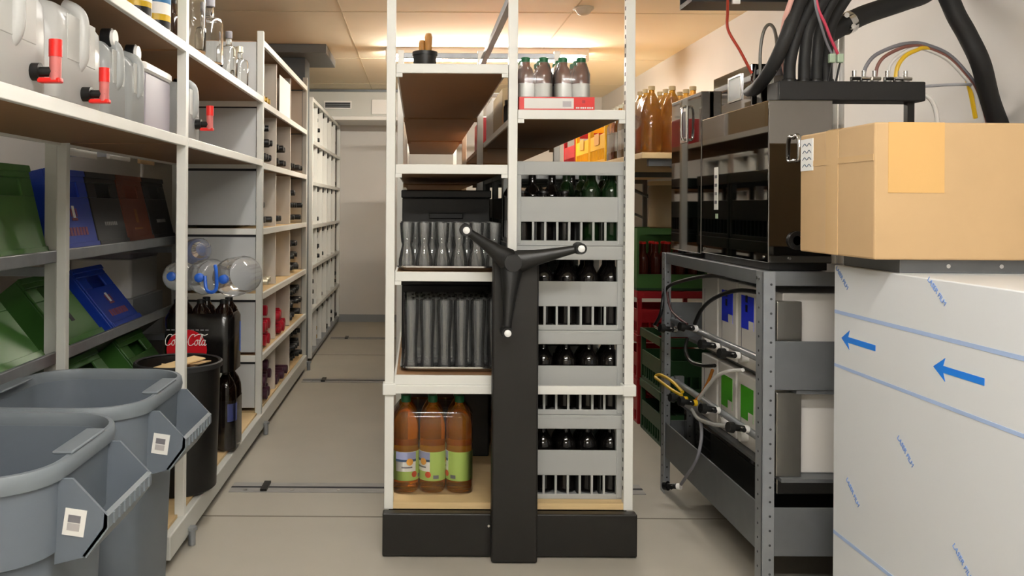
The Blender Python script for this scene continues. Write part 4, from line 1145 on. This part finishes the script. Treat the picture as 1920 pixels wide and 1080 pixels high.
# beer line rails with couplers
def rail(label, z, y0, y1, x=.985):
    t = thing('line_rail', label, 'pipe', (x, (y0 + y1) / 2, z))
    MB().cyl((x, y0, z), (x, y1, z), .011, n=14).build('rail_pipe', 'galv', t, True)
    for y in (y0 + .04, y1 - .04):
        B(x - .004, x + .02 if z > .5 else x + .03, y - .008, y + .008, z - .02, z + .02).build('rail_clip', 'galvd', t)
    return t
rail('grey pipe rail with couplers along the upper cartons', .668, 2.40, 3.29)
rail('grey pipe rail with couplers along the lower cartons', .44, 2.40, 3.29)
def coupler(label, px, nutm='wht', bodym='black', X=.955, d=(-1, -.2, .15), k=1.0):
    p = Q(px[0], px[1], X); d = Vector(d).normalized(); s = d.cross(Vector((0, 0, 1))).normalized()
    t = thing('line_coupler', label, 'coupler', tuple(p))
    MB().cyl(p - d * .016 * k, p - d * .002, .011 * k, n=12).build('nut', nutm, t, True)
    MB().cyl(p - d * .004, p + d * .040 * k, .0095 * k, n=12).build('barrel', bodym, t, True)
    MB().cyl(p + d * .034 * k, p + d * .050 * k, .017 * k, .015 * k, 12).build('knob', bodym, t, True)
    MB().cyl(p + s * .022 * k + d * .01, p - s * .022 * k + d * .01, .007 * k, n=10).build('cross_lever', bodym, t, True)
    return t
coupler('black coupler with a white nut at the far end of the upper rail', (1300, 612), 'wht')
coupler('black coupler in the middle of the upper rail', (1340, 645), 'wht')
coupler('black coupler with a white nut nearest the post on the upper rail', (1378, 662), 'wht')
coupler('black coupler on the elbow left of the upper rail', (1262, 615), 'chrome', X=.935)
coupler('black and yellow coupler at the far end of the lower rail', (1282, 745), 'yellow', X=.95)
coupler('black coupler with yellow rings beside the lower rail', (1300, 752), 'yellow', X=.955)
coupler('black coupler with a white nut in the middle of the lower rail', (1342, 765), 'wht')
coupler('black coupler with a white nut nearest the post on the lower rail', (1396, 800), 'wht')
def hose(name, label, pts, r, m, cat='hose', n=10):
    o = MB().tube(smoothpath(pts, 7), r, n).build(name, m, None, True)
    return tag(o, label, cat)
q = lambda x, y, X=.965: Q(x, y, X)
hose('black_hose', 'thin black hose arching along the top of the upper cartons', [q(1428, 534, 1.0), q(1380, 517), q(1330, 514), q(1290, 521), q(1258, 532), q(1246, 548, .955), q(1240, 585, .94), q(1229, 607, .93)], .0065, 'black')
hose('black_hose', 'black hose curving down to the upper rail in front of the cartons', [q(1428, 545, 1.0), q(1385, 541, .99), q(1345, 553), q(1318, 575), q(1304, 604, .96)], .0068, 'black')
hose('black_hose', 'black hose looping below the upper rail', [q(1290, 632), q(1287, 655, .95), q(1298, 675, .945), q(1320, 682, .95), q(1342, 682)], .0065, 'black')
hose('black_hose', 'dark red hose dropping from the far stand post to the upper rail', [q(1252, 545, .955), q(1258, 575, .95), q(1272, 592, .95), q(1290, 605, .96)], .0045, mat('dark_red_hose', '3a1416', .4))
hose('clear_hose', 'clear hose running between the two rails', [q(1395, 690), q(1365, 693, .955), q(1345, 703, .95), q(1330, 720, .95), q(1312, 745, .955)], .0055, 'wwhite')
hose('clear_hose', 'clear hose sagging along the lower rail', [q(1300, 765, .955), q(1312, 782, .945), q(1340, 792, .945), q(1365, 795, .955), q(1390, 801)], .0065, mat('grey_clear_hose', 'a7a7a4', .2))
hose('grey_hose', 'grey drain hose hanging down from the lower rail', [q(1316, 786, .945), q(1318, 815, .94), q(1312, 850, .93), q(1302, 872, .925), q(1290, 890, .92), q(1280, 905, .918)], .0055, 'wgrey')
coupler('black coupler with a white nut hanging at the end of the drain hose', (1272, 909), 'wht', X=.914, d=(-.6, .6, -.15))
hose('yellow_hose', 'yellow tube coiled at the far end of the lower rail', [q(1280, 738, .955), q(1262, 728, .945), q(1240, 712, .94), q(1231, 704, .94), q(1240, 700, .95), q(1262, 712, .955), q(1282, 732, .96)], .006, 'yellow')
hose('orange_hose', 'short orange tube between the lower cartons', [q(1338, 690, 1.0), q(1330, 712, .995), q(1318, 735, .985), q(1306, 748, .97)], .0055, 'orange')
t = hose('steel_elbow', 'bright steel elbow pipe sticking out left of the far stand post', [Q(1228, 606, .93), Q(1236, 613, .93), Q(1260, 612, .94), Q(1290, 612, .96)], .005, 'chrome', 'pipe')

# ------------------------------------------------------------------ coolers
ca = thing('drink_cooler', 'polished steel drink cooler box at the near end of the stand', 'cooler', (1.25, 2.68, ST))
AX0, AX1, AY0, AY1 = .984, 1.165, 2.400, 2.962
B(AX0 + .01, AX1 - .01, AY0 + .01, AY1 - .01, ST, ST + .02).build('plinth', 'black', ca)
B(AX0, AX1, AY0, AY1, ST + .020, 1.406).build('steel_case', 'mirror', ca, bevel=.003)
B(AX0 - .0012, AX0, 2.80, 2.835, 1.095, 1.235).build('white_sticker', 'lwhite', ca)
for k in range(4): B(AX0 - .0018, AX0 - .0012, 2.806, 2.829, 1.115 + k * .028, 1.125 + k * .028).build('sticker_print', 'ink', ca)
B(AX0 - .0012, AX0, 2.80, 2.822, 1.066, 1.082).build('green_sticker', 'conn', ca)
for z in (.962,):
    for y in (2.43, 2.93): MB().cyl((AX0 - .003, y, z), (AX0, y, z), .004, n=8).build('rivet', 'chrome', ca)
MB().cyl((1.045, AY0 - .004, .96), (1.045, AY0, .96), .004, n=8).build('rivet', 'chrome', ca)
B(1.02, 1.15, 2.62, 2.955, 1.406, 1.545).build('top_cowl', 'mirror', ca, bevel=.003)
B(1.018, 1.0195, 2.70, 2.80, 1.45, 1.52).build('dark_window', 'black', ca)
for (y0, y1, z0, z1) in ((2.692, 2.808, 1.52, 1.526), (2.692, 2.808, 1.444, 1.45), (2.692, 2.70, 1.45, 1.52), (2.80, 2.808, 1.45, 1.52)):
    B(1.016, 1.0195, y0, y1, z0, z1).build('window_frame', 'chrome', ca)
pts = [(1.055, AY0, 1.30), (1.055, AY0 - .03, 1.30), (1.055, AY0 - .034, 1.24), (1.055, AY0, 1.235)]
MB().tube(smoothpath(pts, 5), .006, 10).build('carry_handle', 'chrome', ca, True)
gcx = P(1497, 447, 2.39)
MB().lathe([(.026, 0), (.026, .010), (.014, .010), (.014, 0)], n=22).xf(Matrix.Translation((gcx.x, AY0, gcx.z)) @ Matrix.Rotation(PI / 2, 4, 'X')).build('rubber_grommet', 'black', ca, True)
cb = thing('drink_cooler', 'taller polished steel cooler with a recessed handle at the far end of the stand', 'cooler', (1.25, 3.15, ST))
B(AX0, AX1, 2.972, 3.318, ST + .014, 1.508).build('steel_case', 'mirror', cb, bevel=.003)
for x in (1.02, 1.13):
    for y in (3.0, 3.29): MB().cyl((x, y, ST), (x, y, ST + .014), .016, n=12).build('foot', 'black', cb)
B(AX0 - .004, AX0, 3.12, 3.20, 1.34, 1.475).build('handle_plate', 'steel', cb, bevel=.004)
B(AX0 - .005, AX0 - .004, 3.135, 3.185, 1.36, 1.455).build('handle_recess', mat('blue_black_recess', '1a1a2c', .3), cb)
MB().tube(smoothpath([(AX0 - .004, 3.125, 1.35), (AX0 - .02, 3.125, 1.36), (AX0 - .02, 3.125, 1.46), (AX0 - .004, 3.125, 1.47)], 4), .005, 8).build('handle_bar', 'chrome', cb, True)
# small device boxes on the cooler tops
t = thing('pressure_regulator', 'small grey pressure regulator standing on the steel coolers', 'regulator', (1.10, 2.58, 1.406))
B(1.06, 1.12, 2.56, 2.60, 1.4065, 1.50).build('regulator_body', 'steel', t, bevel=.004)
MB().cyl((1.09, 2.575, 1.50), (1.09, 2.575, 1.545), .014, n=12).build('regulator_stem', 'ink', t, True)
B(1.06, 1.10, 2.56, 2.585, 1.52, 1.535).build('valve_lever', 'galv', t)

# black manifold bar with hoses
mz0, mz1, my = 1.4065, 1.463, 2.44
mf = thing('hose_manifold', 'long black manifold bar lying across the near cooler with chrome fittings', 'manifold', (1.25, my, mz0))
mx0, mx1 = P(1458, 0, 2.42).x, P(1735, 0, 2.42).x
B(mx0, mx1, 2.42, 2.50, mz0 + .0005, mz1).build('bar', 'rubber', mf, bevel=.004)
B(mx1 - .035, mx1 - .015, 2.45, 2.47, ST - .002, mz0 + .0005).build('support_leg', 'black', mf)
for k, x in enumerate((1600, 1618, 1638, 1662, 1680, 1696)):
    c = P(x, 0, 2.45)
    MB().lathe([(.010, 0), (.011, .003), (.011, .016), (.006, .018), (.006, .034)], (c.x, 2.45, mz1), 12).build('fitting', 'chrome', mf, True)
    MB().cyl((c.x - .012, 2.44, mz1 + .010), (c.x + .012, 2.44, mz1 + .010), .005, n=8).build('fitting_arm', ['black', 'chrome', 'steel'][k % 3], mf, True)
for x in (1478, 1505, 1528, 1548):
    c = P(x, 0, 2.46)
    MB().lathe([(.021, 0), (.021, .006), (.019, .010)], (c.x, 2.46, mz1), 16).build('hose_collar', 'black', mf, True)
def foam(label, pts, r, Y=2.46, m='rubber'):
    return hose('insulated_hose', label, [P(x, y, Y + dy) for x, y, dy in pts], r, m, n=14)
tz = VY - (ZC - H) / 2.46 * F          # picture height of the ceiling there
foam('thick black insulated hose bending down to the left over the cooler', [(1404, 170, .22), (1420, 158, .10), (1446, 122, .02), (1470, 70, -.02), (1492, 10, -.02), (1522, -60, 0), (1570, -160, 0), (1590, tz, 0)], .0195)
foam('black insulated hose rising from the left end of the manifold', [(1479, 151, 0), (1480, 110, 0), (1494, 55, 0), (1522, 0, 0), (1560, -70, 0), (1600, -180, 0), (1625, tz, 0)], .0165)
foam('black insulated hose rising second from the left of the manifold', [(1506, 151, 0), (1507, 100, 0), (1515, 45, 0), (1545, -10, 0), (1590, -80, 0), (1640, -190, 0), (1660, tz, 0)], .0165)
foam('black insulated hose rising third from the left of the manifold', [(1529, 151, 0), (1530, 95, .01), (1538, 40, .02), (1566, -15, .02), (1620, -90, .02), (1675, -190, 0), (1700, tz, 0)], .0160)
foam('black insulated hose rising fourth from the left of the manifold', [(1549, 151, 0), (1549, 100, .02), (1556, 45, .05), (1586, -10, .06), (1640, -80, .06), (1705, -190, .02), (1735, tz, 0)], .0155)
bp1 = foam('thick black lagged pipe with chrome clamps crossing to the right wall', [(1545, 62, .10), (1580, 42, .12), (1620, 22, .15), (1690, -2, .2), (1735, -20, .25), (1770, -60, .25), (1775, tz, .25)], .030)
bp1['label'] = 'thick black lagged pipe crossing to the upper right with chrome clamps'
cl = thing('pipe_clamp', 'chrome pipe clamp on the black lagged pipe under the ceiling', 'clamp', tuple(P(1586, 39, 2.58)))
a, b = P(1581, 41, 2.58), P(1592, 36, 2.585)
MB().cyl(a, b, .034, n=18).build('clamp_ring', 'chrome', cl, True)
for x, y in ((1582, 25), (1595, 46)):
    c = P(x, y, 2.54); MB().cyl(c, c + Vector((0, -.012, 0)), .008, n=8).build('clamp_screw', 'chrome', cl, True)
foam('ribbed black hose curving down at the right edge', [(1755, tz + 40, .05), (1765, -60, 0), (1785, 10, 0), (1812, 60, 0), (1838, 115, 0), (1858, 190, .05), (1895, 280, .1)], .026)
# cable tray under the ceiling
t = thing('cable_tray', 'black cable tray under the ceiling above the coolers', 'tray', (1.02, 2.66, 1.73))
B(.83, 1.24, 2.60, 2.72, 1.730, 1.745).build('tray_floor', 'black', t)
B(.83, 1.24, 2.60, 2.604, 1.745, 1.82).build('tray_side', 'black', t); B(.83, 1.24, 2.716, 2.72, 1.745, 1.82).build('tray_side', 'black', t)
MB().cyl((.90, 2.66, 1.745), (.90, 2.66, ZC), .006, n=8).build('hanger_rod', 'galv', t)
MB().cyl((1.18, 2.66, 1.745), (1.18, 2.66, ZC), .006, n=8).build('hanger_rod', 'galv', t)
B(.952, .975, 2.592, 2.60, 1.722, 1.752).build('tray_tag', 'wht', t)
# wires
def wire(label, pts, r, m, Y=2.45):
    return hose('cable', label, [P(p[0], p[1], Y + (p[2] if len(p) > 2 else 0)) for p in pts], r, m, 'cable', 8)
wire('red wire hanging from the cable tray to the cooler', [(1362, -6, .15), (1362, 20, .12), (1363, 52, .10), (1385, 90, .10), (1400, 118, .10), (1408, 134, .10)], .0042, 'wred')
wire('brown grey cable looping over the near cooler', [(1424, 150, .12), (1424, 90, .12), (1430, 55, .12), (1440, 42, .12), (1450, 52, .10), (1455, 85, .05), (1452, 130, .02)], .0050, mat('brown_grey_wire', '5b564e', .4))
wire('pale pink cable beside the thick hose', [(1474, 145, .05), (1464, 90, .03), (1468, 40, .0), (1478, 5, -.02), (1500, -60, 0), (1520, -200, 0), (1530, tz, 0)], .0075, mat('pale_pink_wire', 'd8a79c', .45))
wire('red wire hanging in front of the black hoses', [(1524, -30, -.06), (1532, 12, -.06), (1545, 40, -.05), (1556, 68, -.04), (1570, 98, -.02)], .0042, 'wpink')
wire('white grey wire hanging in front of the black hoses', [(1522, -30, -.06), (1528, 10, -.06), (1538, 45, -.05), (1548, 75, -.03), (1558, 96, -.02)], .0036, 'wgrey')
for x, y, lb in ((1558, 104, 'left'), (1573, 104, 'right')):
    c = P(x, y, 2.43); t = thing('wire_connector', 'pale green wire connector, %s one above the manifold' % lb, 'connector', tuple(c))
    B(c.x - .009, c.x + .009, c.y - .007, c.y + .007, c.z - .014, c.z + .012).build('connector_block', 'conn', t, bevel=.003)
    MB().tube([c + Vector((0, 0, -.014)), Vector((c.x - .006, c.y + .01, mz1))], .003, 8).build('lead', 'black', t)
end = [(1735, 78, .02), (1775, 95, .03), (1806, 125, .04), (1830, 160, .06), (1850, 230, .10)]
wire('dark grey cable arching from the manifold to the right', [(1618, 138, 0), (1622, 120), (1640, 98), (1680, 80), (1710, 75, .02)] + end, .0055, 'wgrey')
wire('brown cable arching from the manifold to the right', [(1640, 138, 0), (1644, 118), (1658, 100), (1690, 84), (1715, 80, .02)] + [(x - 2, y + 5, d) for x, y, d in end], .0050, 'wbrown')
wire('white cable arching from the manifold to the right', [(1664, 140, 0), (1666, 120), (1680, 102), (1705, 87, .01)] + [(x - 3, y + 9, d) for x, y, d in end], .0050, 'wwhite')
wire('yellow cable arching from the manifold to the right', [(1678, 140, 0), (1682, 118), (1695, 100), (1715, 89, .01), (1735, 85, .02), (1775, 103, .05), (1806, 132, .06), (1818, 165, .06), (1828, 215, .08)], .0062, 'yellow')
wire('grey cable running level from the manifold to the right', [(1690, 157, .03), (1730, 156, .03), (1775, 153, .03), (1812, 152, .03), (1850, 154, .2), (1895, 160, .5)], .0045, mat('pale_grey_wire', 'a2a4aa', .4))
wire('white cable dropping from the right end of the manifold', [(1732, 172, -.02), (1745, 182, -.03), (1754, 205, -.03), (1757, 245, -.03), (1757, 300, -.02)], .0060, 'wwhite')
t = thing('pipe_pair', 'pair of white pipes standing behind the cardboard box under the manifold', 'pipe', (1.2, 2.75, ST - .002))
B(1.33, 1.38, 2.735, 2.765, 1.0, 1.02).build('pipe_clip', 'galv', t)
for x in (1563, 1576):
    c = P(x, 0, 2.75); MB().cyl((c.x, 2.75, ST - .002), (c.x, 2.75, 1.66), .009, n=12).build('pipe', 'wht', t, True)

# ------------------------------------------------------------------ film covered appliance with the cardboard box
KX, KY0, KY1, KZ = 1.074, 1.20, 2.20, .956
ap = thing('film_covered_appliance', 'steel appliance covered in white protective film with blue arrows at the right edge', 'appliance', (KX + .23, 1.7, 0))
B(KX, KX + .50, KY0, KY1, .05, KZ).build('appliance_body', 'filmw', ap, bevel=.003)
B(KX + .03, KX + .47, KY0 + .03, KY1 - .03, 0, .05).build('appliance_base', 'black', ap)
fx = KX - .0008
for z, hgt in ((.837, .009), (.700, .008), (.271, .009)):
    B(fx, KX, KY0 + .004, KY1 - .004, z - hgt / 2, z + hgt / 2).build('film_line', 'fline', ap)
for y in (2.075, 1.690, 1.305):
    z = .774
    MB().prism([(y + .085, z), (y + .045, z + .024), (y + .052, z + .007), (y - .075, z + .007), (y - .075, z - .007), (y + .052, z - .007), (y + .045, z - .024)], 'x', fx, KX).build('arrow', 'fblue', ap)
for (x, y, ang) in ((1685, 805, -40), (1590, 885, -40), (1790, 1005, -40), (1740, 508, -40), (1568, 490, -40)):
    p = Q(x, y, KX); a = math.radians(ang)
    text('film_lettering', 'LASER FILM', .0155, (fx, p.y, p.z - .012), (0, -math.cos(a), math.sin(a)), (0, -math.sin(a) * -1 * -1, math.cos(a)), 'ftext', ap)
# riser and box
bY0, bY1 = 1.90, 2.27
bX0 = 1.016; zb = .987
t = thing('steel_riser', 'dark steel plate lying on the appliance under the cardboard box', 'plate', (1.3, 2.02, KZ))
B(1.09, 1.52, 1.93, 2.185, KZ, zb).build('plate_body', 'galvd', t, bevel=.002)
for k in range(3):
    MB().cyl((1.2 + k * .12, 1.929, .972), (1.2 + k * .12, 1.9305, .972), .005, n=8).build('bolt', 'chrome', t)
box = thing('cardboard_box', 'brown cardboard box with clear packing tape on top of the film covered appliance', 'box', (bX0 + .25, (bY0 + bY1) / 2, zb))
ht = .307
B(bX0, bX0 + .50, bY0, bY1, zb + .0005, zb + ht).build('box_body', 'card', box, bevel=.004)
B(bX0 - .0012, bX0, bY0 + .165, bY0 + .225, zb + .002, zb + ht - .001).build('tape', 'tape', box)
B(bX0 - .0010, bX0, bY0 + .004, bY1 - .004, zb + ht - .085, zb + ht - .070).build('tape', 'tape', box)
B(bX0 + .03, bX0 + .155, bY0 - .0012, bY0, zb + .15, zb + ht).build('tape', mat('clear_tape', 'd5ab6d', .18), box)
B(bX0, bX0 + .5, bY0 + .15, bY0 + .22, zb + ht, zb + ht + .001).build('tape', 'tape', box)
B(bX0 - .0018, bX0, bY1 - .075, bY1 - .006, zb + ht - .095, zb + ht - .012).build('address_label', 'paper', box)
for k in range(4):
    MB().tube(smoothpath([(bX0 - .0022, bY1 - .066 + .012 * j, zb + ht - .028 - k * .018 + (.004 if j % 2 else -.003)) for j in range(5)], 3), .0009, 5).build('handwriting', 'lnavy', box)
